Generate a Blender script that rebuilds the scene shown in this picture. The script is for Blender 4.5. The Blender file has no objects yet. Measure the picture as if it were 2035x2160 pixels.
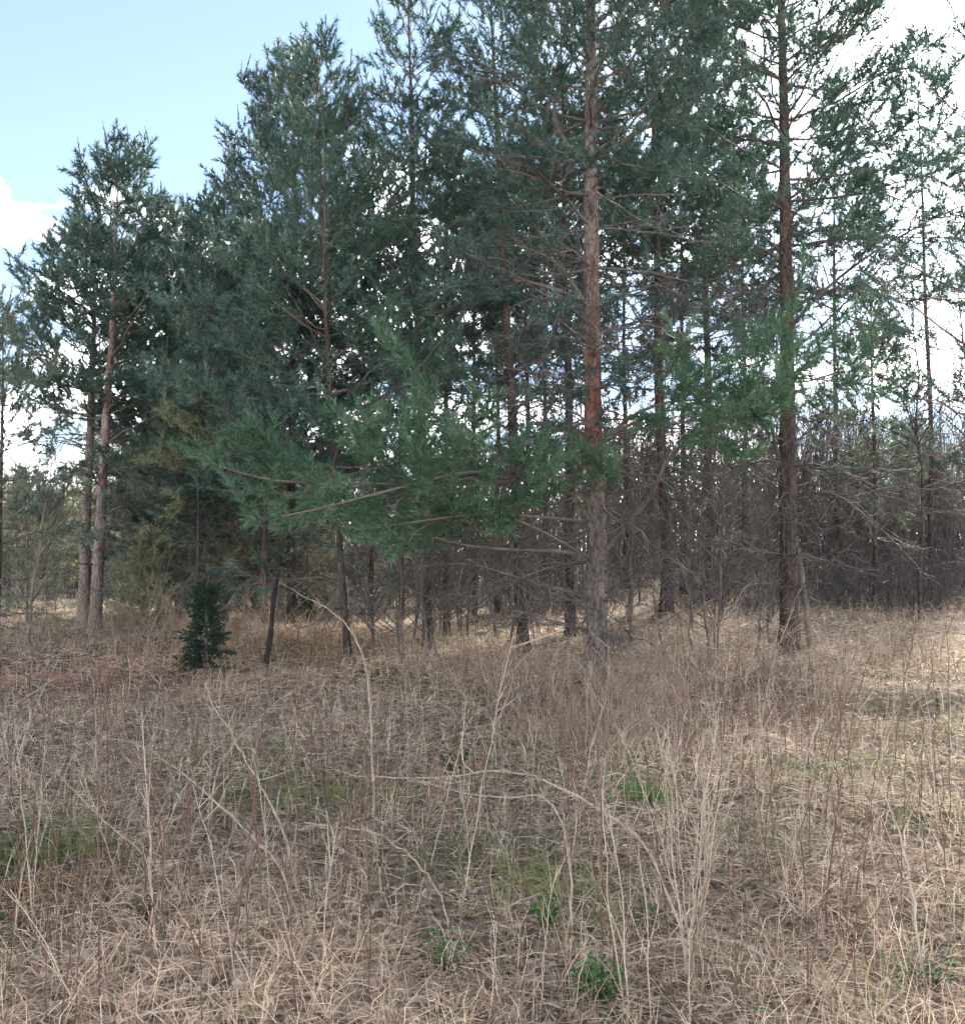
import bpy, math, random
import numpy as np
from mathutils import Vector

# ------------------------------------------------------------------ camera, sky, sun, exposure
sc = bpy.context.scene
COL = sc.collection
F, CX, CY, HOR = 2100.0, 1017.5, 1080.0, 1160.0      # focal length and centre in photograph pixels, horizon row
CAMZ = 1.6
cam_d = bpy.data.cameras.new("camera")
cam_d.sensor_fit = 'HORIZONTAL'
cam_d.sensor_width = 36.0
cam_d.lens = 36.0 * F / 2035.0
cam_d.clip_start = 0.05
cam_d.clip_end = 2000
cam = bpy.data.objects.new("camera", cam_d)
COL.objects.link(cam)
cam.location = (0, 0, CAMZ)
cam.rotation_euler = (math.radians(90) + math.atan((HOR - CY) / F), 0, 0)
sc.camera = cam

SUN_AZ, SUN_EL = math.radians(27), math.radians(29)   # right of the view direction, above the horizon
world = bpy.data.worlds.new("World")
sc.world = world
world.use_nodes = True
wn, wl = world.node_tree.nodes, world.node_tree.links
wn.clear()
w_out = wn.new("ShaderNodeOutputWorld")
w_bg = wn.new("ShaderNodeBackground")
w_bg.inputs["Strength"].default_value = 0.10
w_sky = wn.new("ShaderNodeTexSky")
w_sky.sky_type = 'NISHITA'
w_sky.sun_disc = False
w_sky.sun_elevation = SUN_EL
w_sky.sun_rotation = SUN_AZ
w_sky.altitude = 2500
w_sky.air_density = 1.0
w_sky.dust_density = 0.15
w_sky.ozone_density = 1.5
w_tc = wn.new("ShaderNodeTexCoord")
w_sep = wn.new("ShaderNodeSeparateXYZ")
wl.new(w_tc.outputs["Generated"], w_sep.inputs[0])
w_map = wn.new("ShaderNodeMapping")
w_map.inputs["Location"].default_value = (0.35, 0.1, 0.0)
w_map.inputs["Scale"].default_value = (1.0, 1.0, 2.2)
wl.new(w_tc.outputs["Generated"], w_map.inputs[0])
w_noise = wn.new("ShaderNodeTexNoise")
w_noise.inputs["Scale"].default_value = 4.2
w_noise.inputs["Detail"].default_value = 7
w_noise.inputs["Roughness"].default_value = 0.55
wl.new(w_map.outputs[0], w_noise.inputs["Vector"])
# coverage: a bank of cumulus low down, open sky above
def wmath(op, a, b=None, clamp=False):
    n = wn.new("ShaderNodeMath"); n.operation = op; n.use_clamp = clamp
    for i, v in enumerate((a, b)):
        if v is None: continue
        if isinstance(v, (int, float)): n.inputs[i].default_value = v
        else: wl.new(v, n.inputs[i])
    return n.outputs[0]
lowness = wmath('SUBTRACT', 0.34, w_sep.outputs[2])
cover = wmath('ADD', w_noise.outputs[0], wmath('MULTIPLY', lowness, 0.55))
mask = wmath('MULTIPLY', wmath('SUBTRACT', cover, 0.558), 10.0, clamp=True)
# clouds are brighter towards the sun
w_dot = wn.new("ShaderNodeVectorMath"); w_dot.operation = 'DOT_PRODUCT'
sd = (math.sin(SUN_AZ) * math.cos(SUN_EL), math.cos(SUN_AZ) * math.cos(SUN_EL), math.sin(SUN_EL))
w_dot.inputs[1].default_value = sd
wl.new(w_tc.outputs["Generated"], w_dot.inputs[0])
glow = wmath('POWER', wmath('MAXIMUM', w_dot.outputs["Value"], 0.0), 45.0)
cl_b = wmath('MULTIPLY', wmath('ADD', wmath('MULTIPLY', glow, 9.0), 6.5), wmath('ADD', wmath('MULTIPLY', w_noise.outputs[0], 0.9), 0.55))
w_cl = wn.new("ShaderNodeCombineColor")
wl.new(cl_b, w_cl.inputs[0]); wl.new(cl_b, w_cl.inputs[1]); wl.new(wmath('MULTIPLY', cl_b, 1.02), w_cl.inputs[2])
# the thin veil that spreads the light round the sun
w_veil = wn.new("ShaderNodeMix"); w_veil.data_type = 'RGBA'; w_veil.blend_type = 'ADD'
w_veil.inputs[0].default_value = 1.0
w_gl = wn.new("ShaderNodeCombineColor")
g2 = wmath('MULTIPLY', glow, 7.0)
for i in range(3): wl.new(g2, w_gl.inputs[i])
w_cir = wn.new("ShaderNodeMix"); w_cir.data_type = 'RGBA'
w_cir.inputs[0].default_value = 0.20
w_cir.inputs[7].default_value = (0.75, 0.78, 0.81, 1)
w_dim = wn.new("ShaderNodeMix"); w_dim.data_type = 'RGBA'; w_dim.blend_type = 'MULTIPLY'
w_dim.inputs[0].default_value = 1.0; w_dim.inputs[7].default_value = (0.335, 0.318, 0.292, 1)
wl.new(w_sky.outputs[0], w_dim.inputs[6])
wl.new(w_dim.outputs[2], w_cir.inputs[6])
wl.new(w_cir.outputs[2], w_veil.inputs[6]); wl.new(w_gl.outputs[0], w_veil.inputs[7])
w_mix = wn.new("ShaderNodeMix"); w_mix.data_type = 'RGBA'
wl.new(mask, w_mix.inputs[0]); wl.new(w_veil.outputs[2], w_mix.inputs[6]); wl.new(w_cl.outputs[0], w_mix.inputs[7])
wl.new(w_mix.outputs[2], w_bg.inputs["Color"])
wl.new(w_bg.outputs[0], w_out.inputs["Surface"])

sun_d = bpy.data.lights.new("sun", 'SUN')
sun_d.energy = 2.0
sun_d.angle = math.radians(7)
sun_d.color = (1.0, 0.96, 0.90)
sun = bpy.data.objects.new("sun", sun_d)
COL.objects.link(sun)
sun.location = (10, 20, 25)
sun.rotation_euler = Vector(sd).to_track_quat('Z', 'Y').to_euler()

sc.view_settings.view_transform = 'Standard'
sc.view_settings.look = 'None'
sc.view_settings.gamma = 1.0
sc.view_settings.exposure = 3.62
sc.render.engine = 'CYCLES'
sc.cycles.max_bounces = 4
sc.cycles.use_adaptive_sampling = True
sc.cycles.adaptive_threshold = 0.03
sc.cycles.diffuse_bounces = 3
sc.cycles.glossy_bounces = 1
sc.cycles.transmission_bounces = 3
sc.cycles.debug_use_spatial_splits = True
sc.cycles.use_denoising = True
sc.cycles.denoiser = 'OPENIMAGEDENOISE'
sc.cycles.denoising_input_passes = 'RGB_ALBEDO_NORMAL'
sc.cycles.denoising_prefilter = 'ACCURATE'
sc.cycles.caustics_reflective = False
sc.cycles.caustics_refractive = False

# ------------------------------------------------------------------ helpers
def ground_z(x, y):
    x = np.asarray(x, float); y = np.asarray(y, float)
    z = 0.045 * np.sin(0.9 * x + 0.4 * y) * np.cos(0.7 * y - 0.5 * x) + 0.03 * np.sin(2.3 * x - 1.1 * y + 1) \
        + 0.02 * np.sin(3.7 * x + 2.9 * y)
    sm = lambda a: np.clip(a, 0, 1) ** 2 * (3 - 2 * np.clip(a, 0, 1))
    z = z * sm((np.hypot(x, y) - 0.5) / 3.0)
    z = z + 0.58 * sm((y - 12) / 11.0) * sm((x + 0.5) / 5.0) + 0.10 * sm((y - 11) / 8.0)      # rises under the trees
    z = z + 0.28 * np.exp(-((x + 3.6) / 1.7) ** 2 - ((y - 16.5) / 1.6) ** 2)                # mossy hump at the left
    z = z + 0.16 * sm((x - 3.2) / 1.2) * sm((y - 9.7) / 0.35) * (1 - sm((y - 11.5) / 4))     # small eroded bank
    return z
def gz(x, y): return float(ground_z(x, y))
PIT = math.atan((HOR - CY) / F)
def P(u, v, d):
    """the point seen at photograph pixel (u, v) at distance d along +Y"""
    cx, cy = (u - CX) / F, (CY - v) / F
    y = math.cos(PIT) - cy * math.sin(PIT)
    z = math.sin(PIT) + cy * math.cos(PIT)
    k = d / y
    return np.array((cx * k, d, CAMZ + z * k))
def X(u, d): return d * (u - CX) / F

def mesh_np(name, V, Fc, cols=None, smooth=False):
    me = bpy.data.meshes.new(name)
    V = np.ascontiguousarray(V, np.float32); Fc = np.ascontiguousarray(Fc, np.int32)
    nf, k = Fc.shape
    me.vertices.add(len(V)); me.vertices.foreach_set("co", V.ravel())
    me.loops.add(nf * k); me.loops.foreach_set("vertex_index", Fc.ravel())
    me.polygons.add(nf); me.polygons.foreach_set("loop_start", np.arange(0, nf * k, k, dtype=np.int32))
    if smooth: me.polygons.foreach_set("use_smooth", np.ones(nf, bool))
    if cols is not None:
        a = me.color_attributes.new("col", 'FLOAT_COLOR', 'POINT')
        c4 = np.ones((len(V), 4), np.float32); c4[:, :3] = cols
        a.data.foreach_set("color", c4.ravel())
    me.update(calc_edges=True)
    return me
def obj(name, me, mat, parent=None, loc=(0, 0, 0)):
    o = bpy.data.objects.new(name, me)
    COL.objects.link(o)
    if mat is not None and not me.materials: me.materials.append(mat)
    o.location = loc
    if parent is not None: o.parent = parent
    return o
def tag(o, label, cat, group=None):
    o['label'] = label; o['category'] = cat
    if group: o['group'] = group
    return o
def empty(name, loc, rz=0.0, sc_=1.0):
    o = bpy.data.objects.new(name, None)
    COL.objects.link(o)
    o.location = loc; o.rotation_euler = (0, 0, rz); o.scale = (sc_,) * 3
    o.empty_display_size = 0.3
    return o
def copy_tree(src, loc, rz, s):
    r = src.copy(); COL.objects.link(r)
    r.location = loc; r.rotation_euler = (0, 0, rz); r.scale = (s,) * 3
    for ch in src.children:
        c = ch.copy(); COL.objects.link(c); c.parent = r
        for g in ch.children:
            k = g.copy(); COL.objects.link(k); k.parent = c
    return r

def norm(v): return v / (np.linalg.norm(v, axis=-1, keepdims=True) + 1e-9)
UP = np.array((0, 0, 1.0))
def tubes(lst, sides=4):
    """lst of (points (n,3), radii (n,)) -> vertices, quads"""
    byn = {}
    for p, r in lst: byn.setdefault(len(p), []).append((p, r))
    Vs, Fs, off = [], [], 0
    ang = np.arange(sides) * 2 * math.pi / sides
    ca, sa = np.cos(ang), np.sin(ang)
    for n, it in byn.items():
        Pn = np.stack([a[0] for a in it]); R = np.stack([a[1] for a in it])
        M = len(it)
        T = np.empty_like(Pn)
        T[:, 1:-1] = Pn[:, 2:] - Pn[:, :-2]; T[:, 0] = Pn[:, 1] - Pn[:, 0]; T[:, -1] = Pn[:, -1] - Pn[:, -2]
        T = norm(T)
        md = norm(Pn[:, -1] - Pn[:, 0])
        ref = np.where(np.abs(md[:, 2:3]) > 0.8, np.array([[1.0, 0.1, 0]]), np.array([[0.0, 0.05, 1.0]]))
        S = norm(np.cross(T, ref[:, None, :])); U = np.cross(S, T)
        V = Pn[:, :, None, :] + R[:, :, None, None] * (S[:, :, None, :] * ca[:, None] + U[:, :, None, :] * sa[:, None])
        Vs.append(V.reshape(-1, 3))
        base = off + np.arange(M)[:, None, None] * n * sides + np.arange(n - 1)[None, :, None] * sides
        j = np.arange(sides); j2 = (j + 1) % sides
        q = np.stack([base + j, base + j2, base + j2 + sides, base + j + sides], -1)
        Fs.append(q.reshape(-1, 4)); off += M * n * sides
    return np.concatenate(Vs), np.concatenate(Fs)
def tubes2(W):
    """the limb itself round, its twigs three-sided"""
    V, Q = tubes(W[:1], 6)
    if len(W) > 1:
        V2, Q2 = tubes(W[1:], 3)
        Q = np.concatenate([Q, Q2 + len(V)]); V = np.concatenate([V, V2])
    return V, Q
def curve(p0, d, L, n, bend, rng, jit=0.0):
    s = np.linspace(0, 1, n)[:, None]
    pts = p0 + d * (L * s) + bend * (L * s * s)
    if jit: pts[1:] += rng.normal(0, jit * L, (n - 1, 3))
    return pts
def taper(n, r0, r1): return np.linspace(r0, r1, n)
def along(path, s):
    seg = np.linalg.norm(np.diff(path, axis=0), axis=1); cum = np.concatenate(([0], np.cumsum(seg)))
    i = min(max(int(np.searchsorted(cum, s)) - 1, 0), len(seg) - 1)
    t = (s - cum[i]) / (seg[i] + 1e-9)
    return path[i] + (path[i + 1] - path[i]) * t, (path[i + 1] - path[i]) / (seg[i] + 1e-9)
def plen(path): return float(np.linalg.norm(np.diff(path, axis=0), axis=1).sum())
def spline(pts, n):
    pts = np.asarray(pts, float)
    e = np.vstack([2 * pts[0] - pts[1], pts, 2 * pts[-1] - pts[-2]])
    m = len(pts) - 1; out = []
    for t in np.linspace(0, m - 1e-6, n):
        i = int(t); f = t - i
        a, b, c, d = e[i], e[i + 1], e[i + 2], e[i + 3]
        out.append(0.5 * ((2 * b) + (c - a) * f + (2 * a - 5 * b + 4 * c - d) * f * f + (3 * b - a - 3 * c + d) * f ** 3))
    return np.array(out)

# ------------------------------------------------------------------ materials
def new_mat(name):
    m = bpy.data.materials.new(name); m.use_nodes = True
    nt = m.node_tree; nt.nodes.clear()
    return m, nt.nodes, nt.links
def nd(ns, t, **kw):
    n = ns.new(t)
    for k, v in kw.items(): setattr(n, k, v)
    return n
def ramp(ns, stops):
    r = ns.new("ShaderNodeValToRGB")
    e = r.color_ramp.elements
    while len(e) < len(stops): e.new(0.5)
    for x, (p, c) in zip(e, stops): x.position = p; x.color = (*c, 1)
    return r
def mat_needles(name, dark, light, transl=0.22, warm=None):
    m, ns, ls = new_mat(name)
    out = ns.new("ShaderNodeOutputMaterial")
    geo = ns.new("ShaderNodeNewGeometry")
    no = ns.new("ShaderNodeTexNoise"); no.inputs["Scale"].default_value = 1.7; no.inputs["Detail"].default_value = 3
    ls.new(geo.outputs["Position"], no.inputs["Vector"])
    add = nd(ns, "ShaderNodeMath", operation='MULTIPLY_ADD')
    ls.new(geo.outputs["Random Per Island"], add.inputs[0]); add.inputs[1].default_value = 0.5
    ls.new(no.outputs[0], add.inputs[2])
    rp = ramp(ns, [(0.35, dark), (0.95, light)] + ([(1.0, warm)] if warm else []))
    ls.new(add.outputs[0], rp.inputs[0])
    oi = ns.new("ShaderNodeObjectInfo")
    hs_ = ns.new("ShaderNodeHueSaturation")
    mh = ns.new("ShaderNodeMapRange"); mh.inputs[3].default_value = 0.455; mh.inputs[4].default_value = 0.505; ls.new(oi.outputs["Random"], mh.inputs[0])
    mv = ns.new("ShaderNodeMapRange"); mv.inputs[3].default_value = 1.2; mv.inputs[4].default_value = 0.85; ls.new(oi.outputs["Random"], mv.inputs[0])
    ls.new(mh.outputs[0], hs_.inputs["Hue"]); ls.new(mv.outputs[0], hs_.inputs["Value"]); ls.new(rp.outputs[0], hs_.inputs["Color"])
    rp = hs_
    b = ns.new("ShaderNodeBsdfPrincipled"); b.inputs["Roughness"].default_value = 0.55
    b.inputs["Specular IOR Level"].default_value = 0.35
    t = ns.new("ShaderNodeBsdfTranslucent")
    ls.new(rp.outputs[0], b.inputs["Base Color"]); ls.new(rp.outputs[0], t.inputs["Color"])
    mx = ns.new("ShaderNodeMixShader"); mx.inputs[0].default_value = transl
    ls.new(b.outputs[0], mx.inputs[1]); ls.new(t.outputs[0], mx.inputs[2]); ls.new(mx.outputs[0], out.inputs[0])
    return m
def mat_bark(name, low, low2, high, high2, z0=2.2, z1=3.6, scale=9.0, z2=None):
    m, ns, ls = new_mat(name)
    out = ns.new("ShaderNodeOutputMaterial")
    tc = ns.new("ShaderNodeTexCoord")
    mp = ns.new("ShaderNodeMapping"); mp.inputs["Scale"].default_value = (1, 1, 0.33)
    ls.new(tc.outputs["Object"], mp.inputs[0])
    vo = nd(ns, "ShaderNodeTexVoronoi", feature='DISTANCE_TO_EDGE'); vo.inputs["Scale"].default_value = scale * 2.3
    no = ns.new("ShaderNodeTexNoise"); no.inputs["Scale"].default_value = scale; no.inputs["Detail"].default_value = 6
    ls.new(mp.outputs[0], no.inputs["Vector"])
    wp = nd(ns, "ShaderNodeVectorMath", operation='MULTIPLY_ADD')
    ls.new(no.outputs["Color"], wp.inputs[0]); wp.inputs[1].default_value = (0.12, 0.12, 0.12); ls.new(mp.outputs[0], wp.inputs[2])
    ls.new(wp.outputs[0], vo.inputs["Vector"])
    rl = ramp(ns, [(0.3, low), (0.7, low2)]); rh = ramp(ns, [(0.3, high), (0.7, high2)])
    ls.new(no.outputs[0], rl.inputs[0]); ls.new(no.outputs[0], rh.inputs[0])
    sp = ns.new("ShaderNodeSeparateXYZ"); ls.new(tc.outputs["Object"], sp.inputs[0])
    n2 = ns.new("ShaderNodeTexNoise"); n2.inputs["Scale"].default_value = 1.3; ls.new(tc.outputs["Object"], n2.inputs["Vector"])
    ma = nd(ns, "ShaderNodeMath", operation='MULTIPLY_ADD'); ls.new(n2.outputs[0], ma.inputs[0]); ma.inputs[1].default_value = 1.8
    ls.new(sp.outputs[2], ma.inputs[2])
    mr = ns.new("ShaderNodeMapRange"); mr.inputs[1].default_value = z0 + 0.9; mr.inputs[2].default_value = z1 + 0.9
    ls.new(ma.outputs[0], mr.inputs[0])
    mx = nd(ns, "ShaderNodeMix", data_type='RGBA'); ls.new(mr.outputs[0], mx.inputs[0])
    if z2 is not None:      # the red plates fade out again higher up
        m2 = ns.new("ShaderNodeMapRange"); m2.inputs[1].default_value = z2 + 0.9; m2.inputs[2].default_value = z2 + 2.4
        m2.inputs[3].default_value = 1.0; m2.inputs[4].default_value = 0.15
        ls.new(ma.outputs[0], m2.inputs[0])
        mm = nd(ns, "ShaderNodeMath", operation='MULTIPLY'); ls.new(mr.outputs[0], mm.inputs[0]); ls.new(m2.outputs[0], mm.inputs[1])
        ls.new(mm.outputs[0], mx.inputs[0])
    ls.new(rl.outputs[0], mx.inputs[6]); ls.new(rh.outputs[0], mx.inputs[7])
    b = ns.new("ShaderNodeBsdfPrincipled"); b.inputs["Roughness"].default_value = 0.85
    b.inputs["Specular IOR Level"].default_value = 0.2
    fr = ramp(ns, [(0.02, (0.16, 0.14, 0.13)), (0.14, (1, 1, 1))]); ls.new(vo.outputs["Distance"], fr.inputs[0])      # dark cork between the plates
    m3 = nd(ns, "ShaderNodeMix", data_type='RGBA', blend_type='MULTIPLY'); m3.inputs[0].default_value = 0.62
    ls.new(mx.outputs[2], m3.inputs[6]); ls.new(fr.outputs[0], m3.inputs[7])
    ls.new(m3.outputs[2], b.inputs["Base Color"])
    bu = ns.new("ShaderNodeBump"); bu.inputs["Strength"].default_value = 0.8; bu.inputs["Distance"].default_value = 0.02
    hs = nd(ns, "ShaderNodeMath", operation='MULTIPLY_ADD'); ls.new(no.outputs[0], hs.inputs[0]); hs.inputs[1].default_value = 0.4
    ls.new(vo.outputs["Distance"], hs.inputs[2])
    ls.new(hs.outputs[0], bu.inputs["Height"]); ls.new(bu.outputs[0], b.inputs["Normal"])
    ls.new(b.outputs[0], out.inputs[0])
    return m
def mat_wood(name, a, b_, scale=3.0, rough=0.8):
    m, ns, ls = new_mat(name)
    out = ns.new("ShaderNodeOutputMaterial")
    geo = ns.new("ShaderNodeNewGeometry")
    no = ns.new("ShaderNodeTexNoise"); no.inputs["Scale"].default_value = scale; no.inputs["Detail"].default_value = 4
    ls.new(geo.outputs["Position"], no.inputs["Vector"])
    ad = nd(ns, "ShaderNodeMath", operation='MULTIPLY_ADD'); ls.new(geo.outputs["Random Per Island"], ad.inputs[0])
    ad.inputs[1].default_value = 0.4; ls.new(no.outputs[0], ad.inputs[2])
    rp = ramp(ns, [(0.4, a), (1.0, b_)]); ls.new(ad.outputs[0], rp.inputs[0])
    b = ns.new("ShaderNodeBsdfPrincipled"); b.inputs["Roughness"].default_value = rough
    b.inputs["Specular IOR Level"].default_value = 0.25
    ls.new(rp.outputs[0], b.inputs["Base Color"]); ls.new(b.outputs[0], out.inputs[0])
    return m
def mat_col(name, transl=0.3, rough=0.6):
    m, ns, ls = new_mat(name)
    out = ns.new("ShaderNodeOutputMaterial")
    at = ns.new("ShaderNodeAttribute"); at.attribute_name = "col"
    b = ns.new("ShaderNodeBsdfPrincipled"); b.inputs["Roughness"].default_value = rough
    b.inputs["Specular IOR Level"].default_value = 0.25
    t = ns.new("ShaderNodeBsdfTranslucent")
    ls.new(at.outputs["Color"], b.inputs["Base Color"]); ls.new(at.outputs["Color"], t.inputs["Color"])
    mx = ns.new("ShaderNodeMixShader"); mx.inputs[0].default_value = transl
    ls.new(b.outputs[0], mx.inputs[1]); ls.new(t.outputs[0], mx.inputs[2]); ls.new(mx.outputs[0], out.inputs[0])
    return m

M_NEED = mat_needles("pine_needles_blue_green", (0.012, 0.036, 0.033), (0.110, 0.185, 0.150), 0.14)
M_NEED_NEAR = mat_needles("pine_needles_fresh", (0.028, 0.078, 0.046), (0.145, 0.250, 0.145))
M_NEED_OLIVE = mat_needles("pine_needles_olive", (0.140, 0.165, 0.098), (0.310, 0.330, 0.195))
M_NEED_GREY = mat_needles("pine_needles_grey_green", (0.140, 0.160, 0.122), (0.285, 0.300, 0.225))
M_NEED_SOFT = mat_needles("pine_needles_soft_grey", (0.075, 0.112, 0.085), (0.220, 0.275, 0.190))
M_NEED_DARK = mat_needles("spruce_needles_dark", (0.010, 0.026, 0.020), (0.045, 0.080, 0.052))
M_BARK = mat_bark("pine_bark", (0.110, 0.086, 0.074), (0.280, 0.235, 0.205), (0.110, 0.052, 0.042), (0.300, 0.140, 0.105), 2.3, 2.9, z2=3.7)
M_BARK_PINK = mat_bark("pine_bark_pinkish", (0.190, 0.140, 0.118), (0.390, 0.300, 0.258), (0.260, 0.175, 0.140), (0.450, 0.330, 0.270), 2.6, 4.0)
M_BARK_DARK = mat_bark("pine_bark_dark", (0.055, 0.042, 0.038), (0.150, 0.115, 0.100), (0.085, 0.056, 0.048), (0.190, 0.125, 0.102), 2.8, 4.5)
M_LIMB = mat_wood("pine_limb_bark", (0.070, 0.052, 0.044), (0.230, 0.185, 0.150))
M_DEAD = mat_wood("dead_twig_wood", (0.060, 0.050, 0.046), (0.200, 0.175, 0.155))
M_SAP = mat_wood("sapling_bark", (0.056, 0.049, 0.048), (0.190, 0.168, 0.160))
M_POLE = mat_wood("dark_dead_wood", (0.022, 0.018, 0.016), (0.060, 0.048, 0.042))
M_GREYBARK = mat_wood("grey_sapling_bark", (0.110, 0.095, 0.082), (0.260, 0.225, 0.195), 6)
M_CANE = mat_wood("dry_cane", (0.210, 0.150, 0.110), (0.540, 0.430, 0.325), 14)
M_STALK = mat_wood("dry_stalk_wood", (0.300, 0.230, 0.170), (0.640, 0.530, 0.410), 4)
M_REDSTALK = mat_wood("red_brown_stem", (0.090, 0.052, 0.040), (0.240, 0.140, 0.100), 4)
M_SHRUB = mat_wood("dry_shrub_stems", (0.190, 0.130, 0.095), (0.520, 0.405, 0.300), 3)
M_GRASS = mat_col("dry_grass_blades", 0.3)
M_LEAF = mat_col("leaf_litter", 0.15, 0.8)
M_HERB = mat_col("green_leaves", 0.3, 0.65)

# ------------------------------------------------------------------ ground
xs = np.concatenate([np.linspace(-600, -30, 20)[:-1], np.linspace(-30, -16, 30)[:-1], np.linspace(-16, 16, 180), np.linspace(16, 30, 30)[1:], np.linspace(30, 600, 20)[1:]])
ys = np.concatenate([np.linspace(-300, -4, 12)[:-1], np.linspace(-4, 30, 190), np.linspace(30, 60, 30)[1:], np.linspace(60, 900, 24)[1:]])
gx, gy = np.meshgrid(xs, ys)
gzz = ground_z(gx, gy)
rr = np.random.default_rng(1)
near = (np.abs(gx) < 16) & (gy < 30) & (gy > -4)
gzz = gzz + np.where(near, rr.normal(0, 0.012, gx.shape), 0)
nx, ny = len(xs), len(ys)
idx = np.arange(nx * ny).reshape(ny, nx)
q = np.stack([idx[:-1, :-1], idx[:-1, 1:], idx[1:, 1:], idx[1:, :-1]], -1).reshape(-1, 4)
gm, ns, ls = new_mat("forest_floor")
out = ns.new("ShaderNodeOutputMaterial"); geo = ns.new("ShaderNodeNewGeometry")
n1 = ns.new("ShaderNodeTexNoise"); n1.inputs["Scale"].default_value = 14; n1.inputs["Detail"].default_value = 8; n1.inputs["Roughness"].default_value = 0.7
n2 = ns.new("ShaderNodeTexNoise"); n2.inputs["Scale"].default_value = 0.55; n2.inputs["Detail"].default_value = 4
ls.new(geo.outputs["Position"], n1.inputs["Vector"]); ls.new(geo.outputs["Position"], n2.inputs["Vector"])
r1 = ramp(ns, [(0.32, (0.050, 0.036, 0.027)), (0.47, (0.180, 0.132, 0.096)), (0.60, (0.370, 0.290, 0.215)), (0.75, (0.520, 0.430, 0.330))])
r2 = ramp(ns, [(0.35, (0.050, 0.060, 0.022)), (0.65, (0.130, 0.140, 0.055))])
ls.new(n1.outputs[0], r1.inputs[0]); ls.new(n1.outputs[0], r2.inputs[0])
fm = ramp(ns, [(0.52, (0, 0, 0)), (0.66, (0.75, 0.75, 0.75))]); ls.new(n2.outputs[0], fm.inputs[0])
mx = nd(ns, "ShaderNodeMix", data_type='RGBA'); ls.new(fm.outputs[0], mx.inputs[0]); ls.new(r1.outputs[0], mx.inputs[6]); ls.new(r2.outputs[0], mx.inputs[7])
b = ns.new("ShaderNodeBsdfPrincipled"); b.inputs["Roughness"].default_value = 0.95; b.inputs["Specular IOR Level"].default_value = 0.1
ls.new(mx.outputs[2], b.inputs["Base Color"])
bu = ns.new("ShaderNodeBump"); bu.inputs["Strength"].default_value = 1.0; bu.inputs["Distance"].default_value = 0.05
ls.new(n1.outputs[0], bu.inputs["Height"]); ls.new(bu.outputs[0], b.inputs["Normal"]); ls.new(b.outputs[0], out.inputs[0])
g = obj("ground", mesh_np("ground", np.stack([gx, gy, gzz], -1).reshape(-1, 3), q, smooth=True), gm)
g['kind'] = 'structure'; g['label'] = 'brown forest floor with dry litter and mossy patches'

# ------------------------------------------------------------------ pines
def needles_mesh(name, brushes, seed, nl=0.065, w=0.006, per_m=170, spread=(0.5, 1.5)):
    rng = np.random.default_rng(seed)
    K = np.array([b[3] if len(b) > 3 else 1.0 for b in brushes]); S = np.array([b[0] for b in brushes]); D = norm(np.array([b[1] for b in brushes])); L = np.array([b[2] for b in brushes])
    cnt = np.maximum(8, (L * per_m).astype(int) + 6)
    i = np.repeat(np.arange(len(L)), cnt)
    n = len(i)
    t = rng.random(n) ** 0.85
    d = D[i]
    ref = np.where(np.abs(d[:, 2:3]) > 0.85, np.array([[1.0, 0, 0]]), np.array([[0, 0, 1.0]]))
    a = norm(np.cross(d, ref)); c = np.cross(a, d)
    az = rng.random(n) * 2 * math.pi
    th = rng.uniform(spread[0], spread[1], n) * (1.0 - 0.45 * t)
    th = th * (0.35 + 0.65 * K[i])
    perp = a * np.cos(az)[:, None] + c * np.sin(az)[:, None]
    nd_ = d * np.cos(th)[:, None] + perp * np.sin(th)[:, None]
    nd_[:, 2] += rng.normal(0.0, 0.08, n)
    ln = nl * rng.uniform(0.7, 1.2, n) * K[i]
    base = S[i] + d * (t * L[i])[:, None]
    tip = base + norm(nd_) * ln[:, None]
    wv = norm(np.cross(nd_, rng.normal(0, 1, (n, 3)))) * (w * 0.5)
    V = np.stack([base - wv, base + wv, tip], 1).reshape(-1, 3)
    return mesh_np(name, V, np.arange(3 * n).reshape(-1, 3))

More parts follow.
